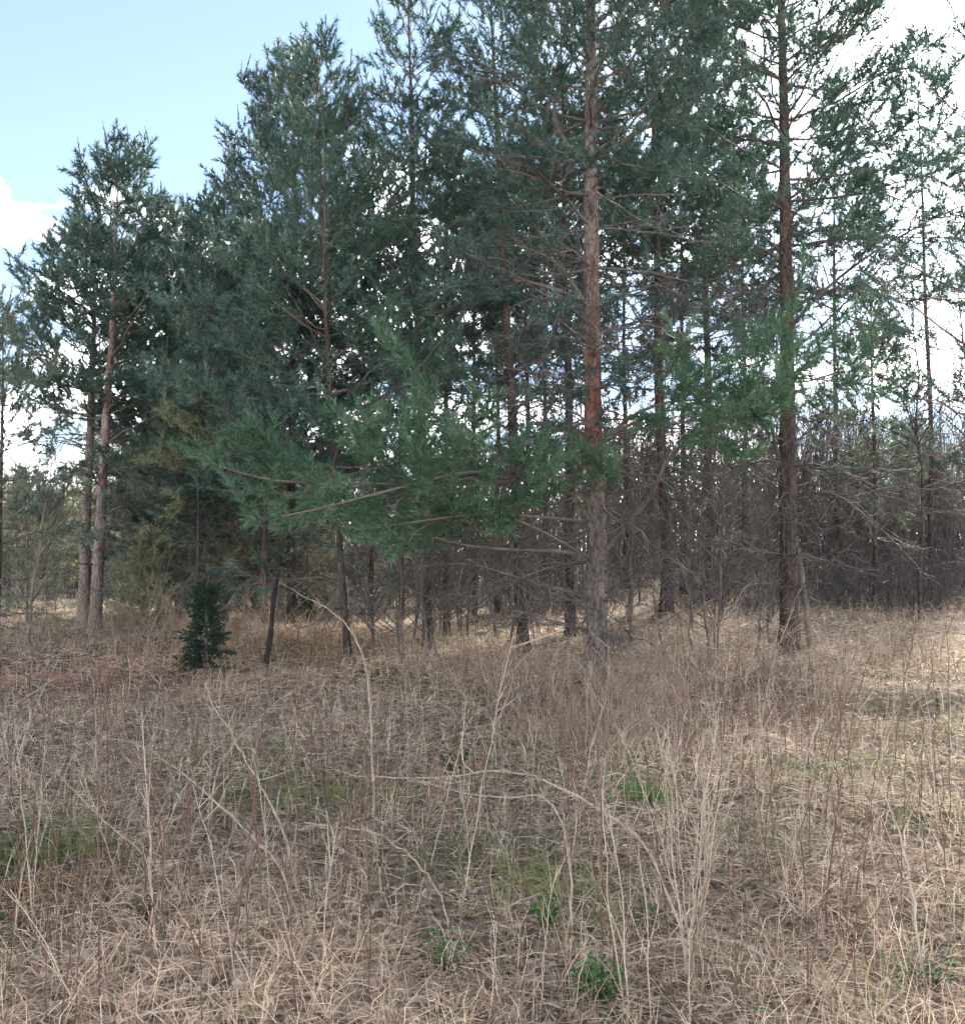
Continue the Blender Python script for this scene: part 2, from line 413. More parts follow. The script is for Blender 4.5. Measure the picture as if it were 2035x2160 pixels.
def grow_live(rng, path, W, B, r0, step=0.17, s0=0.22, fan=0.5, tl=1.0, droop=0.0, vert=(-0.35, 0.6), clump=0.45):
    """give a limb its secondary branches, twigs and needle brushes"""
    L = plen(path)
    W.append((path, np.linspace(r0, 0.005, len(path))))
    e, t = path[-1], norm(path[-1] - path[-2])
    bl = min(0.34, L * 0.4)
    B.append((e - t * bl, t, bl))
    s, sd_ = L * s0, 1
    while s < L - 0.05:
        p, t = along(path, s)
        side = np.cross(t, UP); side = norm(side if np.linalg.norm(side) > 0.2 else np.array((1.0, 0, 0)))
        sd_ = -sd_ if rng.random() < 0.85 else sd_
        l = ((L - s) * fan + 0.18) * rng.uniform(0.65, 1.2)
        d = norm(t * rng.uniform(0.45, 0.85) + side * sd_ * rng.uniform(0.55, 0.95) + UP * rng.uniform(*vert) - UP * droop)
        sec = curve(p, d, l, 4, UP * rng.uniform(0.0, 0.28) + rng.normal(0, 0.06, 3), rng, 0.015)
        rs = max(0.004, r0 * 0.35 * l / (L * fan + 0.2))
        W.append((sec, taper(4, rs, 0.0035)))
        ls_ = plen(sec)
        tt = norm(sec[-1] - sec[-2]); bl = min(0.36, ls_ * 0.8)
        B.append((sec[-1] - tt * bl, tt, bl))
        q_, s2 = ls_ * clump, 1 if rng.random() < .5 else -1
        while q_ < ls_ - 0.05:
            p2, t2 = along(sec, q_)
            sv = norm(np.cross(t2, UP) + 1e-3); s2 = -s2
            l2 = rng.uniform(0.14, 0.34) * tl
            d2 = norm(t2 * 0.65 + sv * s2 * rng.uniform(0.3, 0.9) + UP * rng.uniform(-0.4, 0.9))
            tw = curve(p2, d2, l2, 3, UP * rng.uniform(0, 0.25), rng, 0.02)
            W.append((tw, taper(3, 0.0035, 0.0025)))
            b0 = tw[0] + (tw[1] - tw[0]) * 0.15
            B.append((b0, norm(tw[2] - b0), float(np.linalg.norm(tw[2] - b0))))
            q_ += rng.uniform(0.055, 0.10)
        s += step * rng.uniform(0.7, 1.35)
def grow_dead(rng, path, W, r0, dens=1.0, B=None):
    L = plen(path)
    W.append((path, np.linspace(r0, 0.004, len(path))))
    s = L * 0.15
    while s < L:
        p, t = along(path, s)
        rv = norm(rng.normal(0, 1, 3))
        d = norm(t * rng.uniform(0.35, 0.8) + rv * 0.75 + UP * rng.uniform(-0.3, 0.2))
        l = ((L - s) * 0.5 + 0.15) * rng.uniform(0.4, 1.2)
        sec = curve(p, d, l, 4, rng.normal(0, 0.14, 3), rng, 0.03)
        W.append((sec, taper(4, max(0.0062, r0 * 0.45), 0.0038)))
        for k in range(int(rng.integers(1, 4) * dens + 0.5)):
            q_ = plen(sec) * rng.uniform(0.25, 0.95)
            p2, t2 = along(sec, q_)
            d2 = norm(t2 * 0.6 + norm(rng.normal(0, 1, 3)) * 0.8)
            l2 = rng.uniform(0.08, 0.32)
            W.append((curve(p2, d2, l2, 3, rng.normal(0, 0.15, 3), rng, 0.03), taper(3, 0.0048, 0.003)))
        if B is not None and s > L * 0.35 and rng.random() < 0.75:
            e, t3 = sec[-1], norm(sec[-1] - sec[-2])
            B.append((e - t3 * 0.16, t3, 0.22))
            for z_ in range(3): B.append((along(sec, plen(sec) * rng.uniform(0.4, 0.95))[0], norm(t3 + rng.normal(0, 0.6, 3)), rng.uniform(0.12, 0.24)))
        s += rng.uniform(0.10, 0.24) / dens

def trunk_mesh(name, path, radius, sides, dz, rng, rough=0.05):
    H = path[-1][2]
    n = int(H / dz) + 2
    p = spline(path, n)
    zz = p[:, 2]
    r = np.array([radius(z) for z in zz])
    V, Q = tubes([(p, np.ones(n))], sides)
    V = V.reshape(n, sides, 3)
    dirs = V - p[:, None, :]
    k = 1 + rng.normal(0, rough, (n, sides)) * 0.6
    big = rng.normal(0, 1, (max(2, n // 5) + 2, sides))
    ii = np.linspace(0, len(big) - 1.001, n); i0 = ii.astype(int); f = (ii - i0)[:, None]
    k += rough * (big[i0] * (1 - f) + big[i0 + 1] * f)
    V = p[:, None, :] + dirs * (r[:, None] * k)[:, :, None]
    return mesh_np(name, V.reshape(-1, 3), Q, smooth=True)

def pine(name, u, d, H, dbh, clear, Lmax, label, lean=(0, 0), seed=0, bark=M_BARK, need=M_NEED, per_limb=True, wood_low=0.7,
         dead_len=1.2, dead_n=(3, 6), whorl=0.5, live_n=(4, 6), needle_w=None, per_m=118, group=None, sides=12, dz=0.12, extra=None,
         dens=1.0, tilt_top=62, keep=None, topfull=0.75, loc=None, dead_dens=1.0, step=0.185):
    rng = np.random.default_rng(seed)
    x, y = (X(u, d), d) if loc is None else loc
    root = empty(name, (x, y, gz(x, y)))
    tag(root, label, 'pine tree', group)
    hs = np.linspace(0, 1, 9)
    wob = np.cumsum(rng.normal(0, 0.022, (9, 2)), axis=0); wob -= wob[0] * 1.0
    path = np.stack([lean[0] * hs + wob[:, 0] * H / 12, lean[1] * hs + wob[:, 1] * H / 12, hs * H - 0.12 * (1 - hs)], -1)
    R = lambda z: max(0.008, dbh / 2 * (max(0.0, 1 - z / H)) ** 0.75 * (1 + 0.45 * math.exp(-max(z, 0) / 0.18)) * 1.06)
    fine = spline(path, 60)
    def tr(z):
        i = int(np.clip(np.searchsorted(fine[:, 2], z), 1, 59)); a, b_ = fine[i - 1], fine[i]
        return a + (b_ - a) * ((z - a[2]) / (b_[2] - a[2] + 1e-9))
    obj("trunk", trunk_mesh("pine_trunk", path, R, sides, dz, rng), bark, root)
    B, allW = [], []
    def put(W, live):
        if per_limb:
            V, Q = tubes2(W); obj("branch", mesh_np("pine_branch", V, Q, smooth=True), M_LIMB if live else M_DEAD, root)
        else: allW.append((W, live))
    z = wood_low
    az = rng.random() * 6.28
    while z < H - 0.12:
        live = z > clear
        t = (z - clear) / (H - clear)
        nl_ = int(rng.integers(*(live_n if live else dead_n)))
        az += rng.uniform(0.3, 0.9)
        for k in range(nl_):
            a = az + 6.283 * k / nl_ + rng.normal(0, 0.22)
            zz = z + rng.uniform(-0.09, 0.09)
            p0 = tr(zz)
            if live:
                L = Lmax * (max(0.02, 1 - t) ** topfull) * (0.75 + 0.25 * min(1, t * 5)) * rng.uniform(0.6, 1.25) + 0.16
                el = math.radians(-4 + (tilt_top + 4) * t ** 0.8 + rng.normal(0, 7))
                if keep is not None and not keep(a, zz, rng): continue
                dv = np.array((math.cos(a) * math.cos(el), math.sin(a) * math.cos(el), math.sin(el)))
                lp = curve(p0, dv, L, 7, UP * rng.uniform(0.02, 0.26) + rng.normal(0, 0.05, 3), rng, 0.012)
                W = []
                grow_live(rng, lp, W, B, max(0.006, min(R(zz) * 0.4, 0.005 + 0.007 * L)), step=step / dens)
                if t > 0.35 and rng.random() < 0.8:
                    cd = norm(UP + rng.normal(0, 0.16, 3)); B.append((lp[-1] - cd * 0.05, cd, rng.uniform(0.25, 0.50), 0.42)); W.append((np.array([lp[-1], lp[-1] + cd * 0.2, lp[-1] + cd * 0.36]), taper(3, 0.006, 0.004)))
                put(W, True)
            else:
                h = zz / max(clear, 0.1)
                L = dead_len * (0.7 + 0.6 * h) * rng.uniform(0.5, 1.25)
                el = math.radians(rng.normal(4, 13))
                dv = np.array((math.cos(a) * math.cos(el), math.sin(a) * math.cos(el), math.sin(el)))
                lp = curve(p0, dv, L, 6, np.array((0, 0, rng.normal(-0.08, 0.12))) + rng.normal(0, 0.08, 3), rng, 0.022)
                W = []
                grow_dead(rng, lp, W, max(0.006, min(R(zz) * 0.3, 0.007 + 0.006 * L)), dead_dens, B if (h > 0.45 and rng.random() < 0.35) else None)
                put(W, False)
        z += whorl * rng.uniform(0.75, 1.25)
    top = tr(H - 0.02)
    B.append((top - UP * 0.1, UP + 0.0, 0.55, 0.5))
    for k in range(5):
        a = k * 1.26 + rng.random()
        B.append((top - UP * 0.25, norm(np.array((math.cos(a) * 0.4, math.sin(a) * 0.4, 1.0))), 0.5, 0.45))
    if extra: extra(root, rng, tr, R, B, put)
    if not per_limb:
        for lv, nm in ((True, "live_branch_frame"), (False, "dead_branch_frame")):
            ww = [w for W, l in allW if l == lv for w in W]
            if ww:
                V, Q = tubes(ww, 3); obj(nm, mesh_np(nm, V, Q), M_LIMB if lv else M_DEAD, root)
    nw = needle_w or max(0.010, 0.00100 * d)
    obj("crown", needles_mesh("pine_needles", B, seed + 7, w=nw, per_m=per_m, nl=0.078 + 0.0016 * d), need, root)
    return root

TREES = {}
# --- the tall pine in the middle with its long green boughs
def main_extra(root, rng, tr, R, B, put):
    o = np.array(root.location)
    NB = []
    def bough(pts, r0, s0=0.35, fan=0.42, step=0.13, tl=1.0, droop=0.0, n=14, dest=None):
        pth = spline([P(*p) - o for p in pts], n)
        W = []
        grow_live(rng, pth, W, NB if dest is None else dest, r0, step=step * 1.8, s0=s0, fan=fan * 1.1, tl=tl, droop=droop, vert=(-0.75, 0.95), clump=0.5)
        put(W, True)
    def bare(pts, r0, n=14, dens=1.4):
        pth = spline([P(*p) - o for p in pts], n)
        W = []; grow_dead(rng, pth, W, r0, dens); put(W, False)
    # long limb sweeping left and down from the upper whorl
    bough([(1236, 938, 12.0), (1205, 905, 11.6), (1150, 905, 11.3), (1085, 955, 11.0), (1000, 990, 10.7), (880, 1003, 10.4), (760, 1028, 10.1), (660, 1018, 9.9), (560, 992, 9.7)], 0.040, 0.48, 0.40, 0.10, 1.1)
    bough([(1236, 945, 12.0), (1130, 1000, 11.4), (1010, 1010, 10.9), (930, 985, 10.5), (860, 950, 10.2)], 0.022, 0.35, 0.45, 0.11)
    # low left limbs, live at the ends
    bough([(1245, 1175, 12.0), (1180, 1163, 11.6), (1080, 1160, 11.1), (980, 1150, 10.7), (900, 1130, 10.4), (800, 1110, 10.2)], 0.028, 0.40, 0.45, 0.11)
    bough([(1245, 1180, 12.0), (1140, 1120, 11.3), (1040, 1080, 10.8), (950, 1065, 10.5), (880, 1060, 10.3)], 0.020, 0.40, 0.5, 0.11)
    bough([(1245, 1000, 12.0), (1210, 1010, 11.3), (1160, 1010, 10.9), (1110, 1000, 10.6)], 0.014, 0.4, 0.5, 0.12)
    # more of the left fan, reaching towards the open
    bough([(1236, 960, 12.0), (1120, 985, 10.9), (960, 1000, 9.9), (800, 1040, 9.2), (640, 1080, 8.8), (520, 1100, 8.6)], 0.026, 0.35, 0.40, 0.11)
    bough([(1240, 1100, 12.0), (1130, 1090, 11.0), (1010, 1085, 10.2), (880, 1100, 9.6), (760, 1120, 9.2)], 0.022, 0.40, 0.45, 0.10)
    bough([(1236, 965, 12.0), (1100, 990, 10.6), (980, 1010, 9.8), (880, 1040, 9.2)], 0.018, 0.45, 0.5, 0.10)
    bough([(1240, 1000, 12.0), (1000, 1020, 10.6), (760, 1020, 9.8), (560, 1010, 9.4), (400, 960, 9.2)], 0.026, 0.50, 0.36, 0.10)
    # rising limb to the right with the round green clump
    bough([(1262, 1178, 12.0), (1320, 1110, 11.7), (1375, 1040, 11.3), (1410, 965, 11.0), (1470, 915, 10.7), (1560, 880, 10.4), (1640, 850, 10.2)], 0.030, 0.55, 0.55, 0.085, 1.15)
    bough([(1270, 935, 12.0), (1330, 880, 11.6), (1400, 850, 11.2), (1480, 840, 10.8), (1560, 810, 10.5)], 0.026, 0.50, 0.55, 0.09, 1.1)
    bough([(1270, 930, 12.0), (1340, 905, 11.5), (1440, 905, 11.0), (1540, 930, 10.6)], 0.018, 0.50, 0.55, 0.10)
    bough([(1270, 930, 12.0), (1360, 880, 11.3), (1450, 860, 10.8), (1550, 860, 10.4), (1660, 830, 10.1)], 0.022, 0.50, 0.5, 0.08)
    bough([(1400, 985, 11.15), (1440, 935, 10.8), (1500, 900, 10.4), (1570, 910, 10.1)], 0.014, 0.25, 0.6, 0.09)
    bough([(1480, 910, 10.7), (1560, 850, 10.6), (1640, 800, 10.6), (1720, 800, 10.6), (1850, 815, 10.6)], 0.014, 0.25, 0.6, 0.075)
    bough([(1470, 905, 10.7), (1560, 830, 10.9), (1630, 780, 11.0), (1730, 740, 11.1)], 0.012, 0.3, 0.65, 0.075)
    bough([(1242, 985, 12.0), (1258, 985, 11.4), (1270, 990, 11.0)], 0.012, 0.35, 0.5, 0.10)
    # mid limbs left in front of the trunks behind
    bough([(1235, 640, 12.0), (1170, 610, 11.7), (1080, 590, 11.4), (980, 600, 11.1), (900, 620, 10.9)], 0.030, 0.3, 0.5, 0.12, dest=B)
    bough([(1235, 640, 12.0), (1180, 560, 12.2), (1100, 520, 12.4), (1000, 520, 12.6)], 0.024, 0.3, 0.5, 0.13, dest=B)
    bough([(1225, 345, 12.0), (1170, 250, 11.8), (1180, 150, 11.5), (1165, 60, 11.3)], 0.026, 0.25, 0.55, 0.12, dest=B)
    bough([(1235, 350, 12.0), (1310, 300, 11.6), (1360, 250, 11.4), (1420, 180, 11.2)], 0.020, 0.25, 0.55, 0.12, dest=B)
    # bare limbs round the lower trunk
    bare([(1245, 1265, 12.0), (1170, 1240, 11.5), (1080, 1215, 11.1), (990, 1190, 10.8), (900, 1195, 10.6)], 0.022)
    bare([(1250, 1180, 12.0), (1150, 1200, 11.6), (1050, 1240, 11.2), (960, 1270, 11.0)], 0.015)
    bare([(1262, 1260, 12.0), (1340, 1210, 11.6), (1420, 1170, 11.2), (1540, 1130, 10.9)], 0.014)
    bare([(1262, 1000, 12.0), (1330, 960, 12.3), (1420, 930, 12.6), (1500, 880, 12.9)], 0.014)
    bare([(1262, 820, 12.0), (1330, 780, 12.3), (1380, 720, 12.5), (1440, 700, 12.7)], 0.015)
    bare([(1250, 1330, 12.0), (1190, 1320, 11.6), (1100, 1290, 11.2), (1000, 1300, 10.9)], 0.012)
    obj("low_bough_foliage", needles_mesh("bough_needles", NB, 77, w=0.0115, per_m=190, nl=0.118, spread=(0.35, 1.5)), M_NEED_NEAR, root)

TREES['main'] = pine("pine_tree", 1258, 12.0, 12.5, 0.245, 5.9, 2.3, 'tall pine in the middle with reddish trunk and long green boughs low down',
                     lean=(-0.22, 0.0), seed=11, dens=0.85, sides=30, dz=0.035, extra=main_extra, dead_len=1.6, wood_low=0.6, whorl=0.40, dead_n=(4, 7), live_n=(5, 7), dead_dens=1.25)
def right_extra(root, rng, tr, R, B, put):
    o = np.array(root.location)
    for pts, r in (([(1668, 690, 14.3), (1730, 620, 13.9), (1830, 540, 13.5), (1950, 470, 13.2), (2060, 420, 13.0)], 0.030),
                   ([(1668, 745, 14.3), (1740, 680, 14.0), (1820, 600, 13.8), (1900, 520, 13.6)], 0.020),
                   ([(1668, 520, 14.3), (1760, 505, 14.0), (1880, 500, 13.6), (2030, 500, 13.2)], 0.018),
                   ([(1668, 620, 14.3), (1780, 610, 14.0), (1900, 615, 13.8), (2020, 640, 13.5)], 0.016),
                   ([(1655, 560, 14.3), (1600, 520, 14.0), (1540, 520, 13.7), (1480, 545, 13.5)], 0.018),
                   ([(1655, 720, 14.3), (1600, 640, 14.0), (1545, 560, 13.8), (1500, 470, 13.6)], 0.018),
                   ([(1655, 1040, 14.3), (1600, 1000, 13.9), (1540, 960, 13.6), (1470, 935, 13.4)], 0.016),
                   ([(1670, 985, 14.3), (1760, 990, 13.8), (1860, 985, 13.4), (1990, 945, 13.0)], 0.016),
                   ([(1670, 1050, 14.3), (1750, 1040, 13.6), (1840, 1100, 13.0), (1960, 1220, 12.4)], 0.014),
                   ([(1670, 1130, 14.3), (1740, 1120, 13.8), (1830, 1080, 13.4)], 0.012)):
        pth = spline([P(*p) - o for p in pts], 12); W = []
        grow_dead(rng, pth, W, r, 1.5, B if pts[0][1] < 700 else None); put(W, False)
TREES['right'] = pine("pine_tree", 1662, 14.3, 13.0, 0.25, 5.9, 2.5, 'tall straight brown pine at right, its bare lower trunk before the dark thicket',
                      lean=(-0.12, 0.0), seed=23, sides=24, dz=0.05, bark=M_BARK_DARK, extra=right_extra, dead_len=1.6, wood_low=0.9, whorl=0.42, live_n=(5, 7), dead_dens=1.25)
TREES['leftfront'] = pine("pine_tree", 203, 18, 8.5, 0.21, 3.4, 2.2, 'pine with slim pinkish trunk at far left, candle shoots on its top',
                          lean=(0.24, 0.0), seed=31, topfull=0.52, bark=M_BARK_PINK, sides=14, dz=0.08, dead_len=1.0, whorl=0.42)
TREES['leftback'] = pine("pine_tree", 178, 19.2, 7.6, 0.23, 3.8, 2.2, 'thicker pine trunk just behind the slim pinkish one at left',
                         lean=(0.1, 0.1), seed=33, bark=M_BARK_PINK, dead_len=1.0, whorl=0.42)
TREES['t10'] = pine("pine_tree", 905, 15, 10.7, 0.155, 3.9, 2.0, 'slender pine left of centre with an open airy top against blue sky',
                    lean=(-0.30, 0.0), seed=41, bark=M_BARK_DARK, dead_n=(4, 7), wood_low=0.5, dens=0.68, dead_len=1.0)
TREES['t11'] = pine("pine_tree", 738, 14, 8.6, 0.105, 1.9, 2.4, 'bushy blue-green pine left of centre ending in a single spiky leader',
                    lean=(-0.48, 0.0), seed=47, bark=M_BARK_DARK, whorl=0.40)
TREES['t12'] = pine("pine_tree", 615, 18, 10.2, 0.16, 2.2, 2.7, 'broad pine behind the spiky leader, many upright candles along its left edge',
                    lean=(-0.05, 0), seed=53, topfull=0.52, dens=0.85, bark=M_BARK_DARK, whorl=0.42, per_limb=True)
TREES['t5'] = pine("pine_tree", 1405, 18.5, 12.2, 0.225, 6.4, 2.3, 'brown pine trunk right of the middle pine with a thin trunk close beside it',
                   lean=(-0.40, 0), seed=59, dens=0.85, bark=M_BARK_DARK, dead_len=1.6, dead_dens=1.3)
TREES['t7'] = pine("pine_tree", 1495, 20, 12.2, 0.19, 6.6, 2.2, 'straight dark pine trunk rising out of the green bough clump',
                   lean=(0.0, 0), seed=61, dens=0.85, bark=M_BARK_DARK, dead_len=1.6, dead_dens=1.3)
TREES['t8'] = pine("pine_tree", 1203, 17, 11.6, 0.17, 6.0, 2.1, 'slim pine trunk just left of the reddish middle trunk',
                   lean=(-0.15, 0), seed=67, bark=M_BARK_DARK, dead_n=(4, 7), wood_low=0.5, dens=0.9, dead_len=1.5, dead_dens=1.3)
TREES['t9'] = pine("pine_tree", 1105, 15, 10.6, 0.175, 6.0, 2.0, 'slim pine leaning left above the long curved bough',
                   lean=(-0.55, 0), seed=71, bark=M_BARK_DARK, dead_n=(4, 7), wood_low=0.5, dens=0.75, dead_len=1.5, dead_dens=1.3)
TREES['l1'] = pine("pine_tree", 470, 20, 8.5, 0.15, 1.5, 2.4, 'dense mid green pine filling the gap right of the far left pines',
                   seed=73, topfull=0.52, whorl=0.42, bark=M_BARK_DARK, need=M_NEED, per_limb=False)
TREES['l2'] = pine("pine_tree", 345, 21.5, 8.7, 0.15, 1.8, 2.3, 'soft green pine between the far left pair and the broad crowns',
                   seed=79, topfull=0.52, whorl=0.42, bark=M_BARK_DARK, need=M_NEED_SOFT, per_limb=False)
TREES['l3'] = pine("pine_tree", 440, 17.5, 5.6, 0.10, 0.9, 1.7, 'soft grey-green young pine in front of the dense pines at left', bark=M_BARK_DARK,
                   seed=83, whorl=0.38, need=M_NEED_SOFT, per_limb=False)
TREES['l4'] = pine("pine_tree", 378, 20.5, 6.6, 0.11, 0.9, 1.7, 'soft grey-green pine just right of the far left pair', bark=M_BARK_DARK,
                   seed=84, whorl=0.40, need=M_NEED_SOFT, per_limb=False)
TREES['l5'] = pine("pine_tree", 560, 16.5, 6.0, 0.10, 2.3, 2.0, 'middling pine under the broad left crown at half height', bark=M_BARK_DARK,
                   seed=85, topfull=0.52, whorl=0.40, need=M_NEED, per_limb=False)
TREES['l6'] = pine("pine_tree", 418, 15.6, 3.9, 0.06, 2.2, 0.75, 'small yellow-green pine top before the left pines', bark=M_BARK_DARK,
                   seed=86, whorl=0.34, need=M_NEED_OLIVE, per_limb=False, dead_len=0.5)
TREES['edge'] = pine("pine_tree", -5, 13, 4.7, 0.085, 1.9, 1.1, 'thin sparse young pine cut off by the left edge',
                     seed=89, whorl=0.42, bark=M_BARK_DARK, need=M_NEED_SOFT, dead_len=0.9)
TREES['redge'] = pine("pine_tree", 2190, 11.5, 9.5, 0.2, 2.2, 2.5, 'sparse pine reaching in from the right edge with thin limbs',
                      seed=97, whorl=0.6, bark=M_BARK_DARK, live_n=(3, 5), need=M_NEED, dens=0.75, dead_len=1.3)
TREES['rback'] = pine("pine_tree", 1845, 21, 6.2, 0.11, 2.6, 1.3, 'young pine behind the tall right pine, pointed pale crown over the thicket',
                      seed=101, whorl=0.45, bark=M_BARK_DARK, need=M_NEED_SOFT, dens=0.8, per_limb=False)
TREES['rfar'] = pine("pine_tree", 1960, 22, 12.5, 0.12, 6.0, 2.4, 'tall thin-crowned pine far right, its top lost in the glare',
                     seed=103, whorl=0.6, bark=M_BARK_DARK, live_n=(3, 5), dens=0.7, per_limb=False)
# slimmer pines between and behind: copies of three prototypes
proto = [pine("pine_tree", 1440, 21.5, 10.5, 0.13, 6.2, 1.7, 'thin dark trunk close beside the brown pine right of middle', seed=109, bark=M_BARK_DARK, per_limb=False, dead_len=1.0, whorl=0.5),
         pine("pine_tree", 1108, 21, 9.6, 0.135, 5.4, 1.7, 'slim dark trunk standing between two others left of the middle pine', seed=113, bark=M_BARK_DARK, per_limb=False, dead_len=1.0, whorl=0.5),
         pine("pine_tree", 1000, 20, 8.6, 0.12, 4.6, 1.8, 'thin trunk behind the long curved bough, left of the leaning pine', seed=127, bark=M_BARK_DARK, per_limb=False, dead_len=0.9, whorl=0.46)]
more = [(0, 782, 19.5, 0.86, 'thin trunk under the bushy blue-green pine'),
        (1, 848, 22, 0.92, 'far thin trunk just left of the slender open-topped pine'),
        (2, 942, 17.5, 1.0, 'thin trunk just right of the slender open-topped pine'),
        (1, 1048, 23, 1.05, 'far thin trunk seen through the gap under the curved bough'),
        (0, 1150, 24, 1.1, 'far thin trunk left of the reddish middle trunk'),
        (2, 1320, 24, 1.2, 'far thin trunk between the middle pine and the brown pine'),
        (1, 1570, 25, 1.15, 'far thin trunk left of the tall right pine'),
        (0, 1765, 24, 1.1, 'far thin trunk right of the tall right pine'),
        (2, 690, 22, 1.0, 'far pine trunk deep behind the leaning dead pole'),
        (1, 540, 24, 0.95, 'far pine trunk behind the dark little spruce'),
        (2, 260, 25, 0.9, 'far pine trunk behind the far left pair')]
for k, (pi, u, d, s, lab) in enumerate(more):
    x = X(u, d)
    t = copy_tree(proto[pi], (x, d, gz(x, d)), 1.3 + k * 1.9, s)
    tag(t, lab, 'pine tree')

# --- young understorey pines at the left and in the middle distance
yp = [pine("young_pine", 335, 19, 3.4, 0.06, 0.5, 1.15, 'young grey-green pine in front of the far left trunks', seed=131, need=M_NEED_GREY, per_limb=False, whorl=0.32, wood_low=0.3, dens=0.9, per_m=110, needle_w=0.018),
      pine("young_pine", 520, 18.2, 3.0, 0.05, 0.4, 1.0, 'young olive pine between the dark little spruce and the leaning pole', seed=137, need=M_NEED_OLIVE, per_limb=False, whorl=0.3, wood_low=0.3, dens=0.9, per_m=110, needle_w=0.018)]
for o_ in yp: o_['category'] = 'young pine'
ymore = [(0, 280, 21, 0.8, 'young pine low beside the slim pinkish trunk'), (1, 390, 21.5, 1.25, 'young olive pine right behind the dark little spruce'),
         (0, 610, 21, 1.1, 'young pine right of the leaning dead pole'), (1, 470, 23, 1.3, 'taller young olive pine behind the leaning pole'),
         (0, 60, 20, 0.85, 'young pine at the far left near the open field'), (1, 120, 24, 0.9, 'young olive pine behind the thick left trunk'),
         (0, 700, 24, 1.25, 'young pine in the shade behind the arching cane'), (1, 1540, 26, 0.9, 'young olive pine in the shade left of the tall right pine'),
         (0, 1985, 25, 0.9, 'young grey-green pine deep in the right thicket'), (1, 1240, 26, 1.3, 'young olive pine far behind the middle pine'),
         (0, 265, 17.2, 0.45, 'low young pine at the foot of the slim pinkish trunk'), (1, 310, 16.6, 0.55, 'small olive pine by the reddish grass at left'),
         (0, 480, 19.5, 1.15, 'young pine straight behind the dark little spruce'), (1, 650, 19, 0.8, 'small olive pine right of the leaning pole'),
         (0, 360, 24, 1.4, 'taller young pine deep between the left pines'), (1, 20, 23, 1.0, 'young olive pine in the open at the left edge'),
         (0, 560, 26, 1.5, 'taller young pine deep behind the leaning pole'), (1, 200, 27, 1.3, 'far young olive pine behind the left pair'),
         (0, 960, 27, 1.3, 'young pine far behind the curved bough'), (1, 820, 26, 1.2, 'young olive pine far behind the slender pine')]
for k, (pi, u, d, s, lab) in enumerate(ymore):
    x = X(u, d)
    t = copy_tree(yp[pi], (x, d, gz(x, d)), 0.7 + k * 2.3, s); tag(t, lab, 'young pine')

# --- dark little spruce
def spruce(u, d, H, label, seed):
    rng = np.random.default_rng(seed)
    x = X(u, d); root = empty("young_spruce", (x, d, gz(x, d))); tag(root, label, 'spruce')
    V, Q = tubes([(np.array([(0, 0, -0.08), (0.01, 0, H * 0.5), (0.0, 0.01, H)]), np.array([0.03, 0.02, 0.004]))], 6)
    obj("trunk", mesh_np("spruce_trunk", V, Q), M_SAP, root)
    B, W = [], []
    z = 0.1
    while z < H:
        t = z / H
        for k in range(7):
            a = rng.random() * 6.28
            L = (0.22 * H * (1 - t) ** 0.8 + 0.04) * rng.uniform(0.4, 1.45)
            el = rng.uniform(-0.1, 0.4)
            dv = np.array((math.cos(a) * math.cos(el), math.sin(a) * math.cos(el), math.sin(el)))
            lp = curve(np.array((0, 0, z)), dv, L, 4, UP * 0.1, rng, 0.02)
            W.append((lp, taper(4, 0.006, 0.003))); B.append((lp[1], dv, L * 0.75))
            for m in range(4):
                p, tt = along(lp, L * rng.uniform(0.25, 0.9))
                d2 = norm(dv + rng.normal(0, 0.6, 3)); B.append((p, d2, rng.uniform(0.08, 0.18)))
        z += 0.065
    V, Q = tubes(W, 3); obj("branch_frame", mesh_np("spruce_branches", V, Q), M_SAP, root)
    obj("crown", needles_mesh("spruce_needles", B, seed, nl=0.045, w=0.013, per_m=150), M_NEED_DARK, root)
spruce(436, 12.9, 1.2, 'small very dark spruce at the edge of the dry grass, left', 139)
spruce(652, 17.5, 0.5, 'tiny dark spruce seedling near the grey bush behind the leaning pole', 149)

# ------------------------------------------------------------------ bare saplings and thicket
def bare_tree(H, seed, r0, nbr, spread=0.35, start=0.2):
    rng = np.random.default_rng(seed)
    n = 9
    base = curve(np.array((0, 0, -0.08)), norm(np.array((rng.normal(0, 0.07), rng.normal(0, 0.07), 1.0))), H, n, rng.normal(0, 0.05, 3) * (1, 1, 0), rng, 0.006)
    T, W = [(base, np.linspace(r0, 0.003, n))], []
    for k in range(nbr):
        s = H * rng.uniform(start, 0.95)
        p, t = along(base, s)
        a = rng.random() * 6.28
        d = norm(t * rng.uniform(0.5, 1.1) + np.array((math.cos(a), math.sin(a), 0)) * rng.uniform(0.3, 1.0) * (spread / 0.35))
        l = ((H - s) * 0.45 + 0.25) * rng.uniform(0.5, 1.1)
        b_ = curve(p, d, l, 5, UP * rng.uniform(-0.05, 0.25), rng, 0.02)
        W.append((b_, taper(5, max(0.007, r0 * 0.45 * (1 - s / H) + 0.003), 0.004)))
        for m in range(int(rng.integers(2, 5))):
            p2, t2 = along(b_, l * rng.uniform(0.2, 0.9))
            W.append((curve(p2, norm(t2 + rng.normal(0, 0.55, 3)), rng.uniform(0.15, 0.5), 3, UP * 0.1, rng, 0.03), taper(3, 0.006, 0.004)))
    return T, W
def sapling(name, u, d, H, seed, r0, nbr, mat, label, group=None, spread=0.35, cat='sapling', start=0.2):
    x = X(u, d); root = empty(name, (x, d, gz(x, d))); tag(root, label, cat, group)
    T, W = bare_tree(H, seed, r0, nbr, spread, start)
    V, Q = tubes(T, 7); obj("trunk", mesh_np("sapling_trunk", V, Q, smooth=True), mat, root)
    V, Q = tubes(W, 3); obj("crown", mesh_np("sapling_twigs", V, Q), mat, root)
    return root
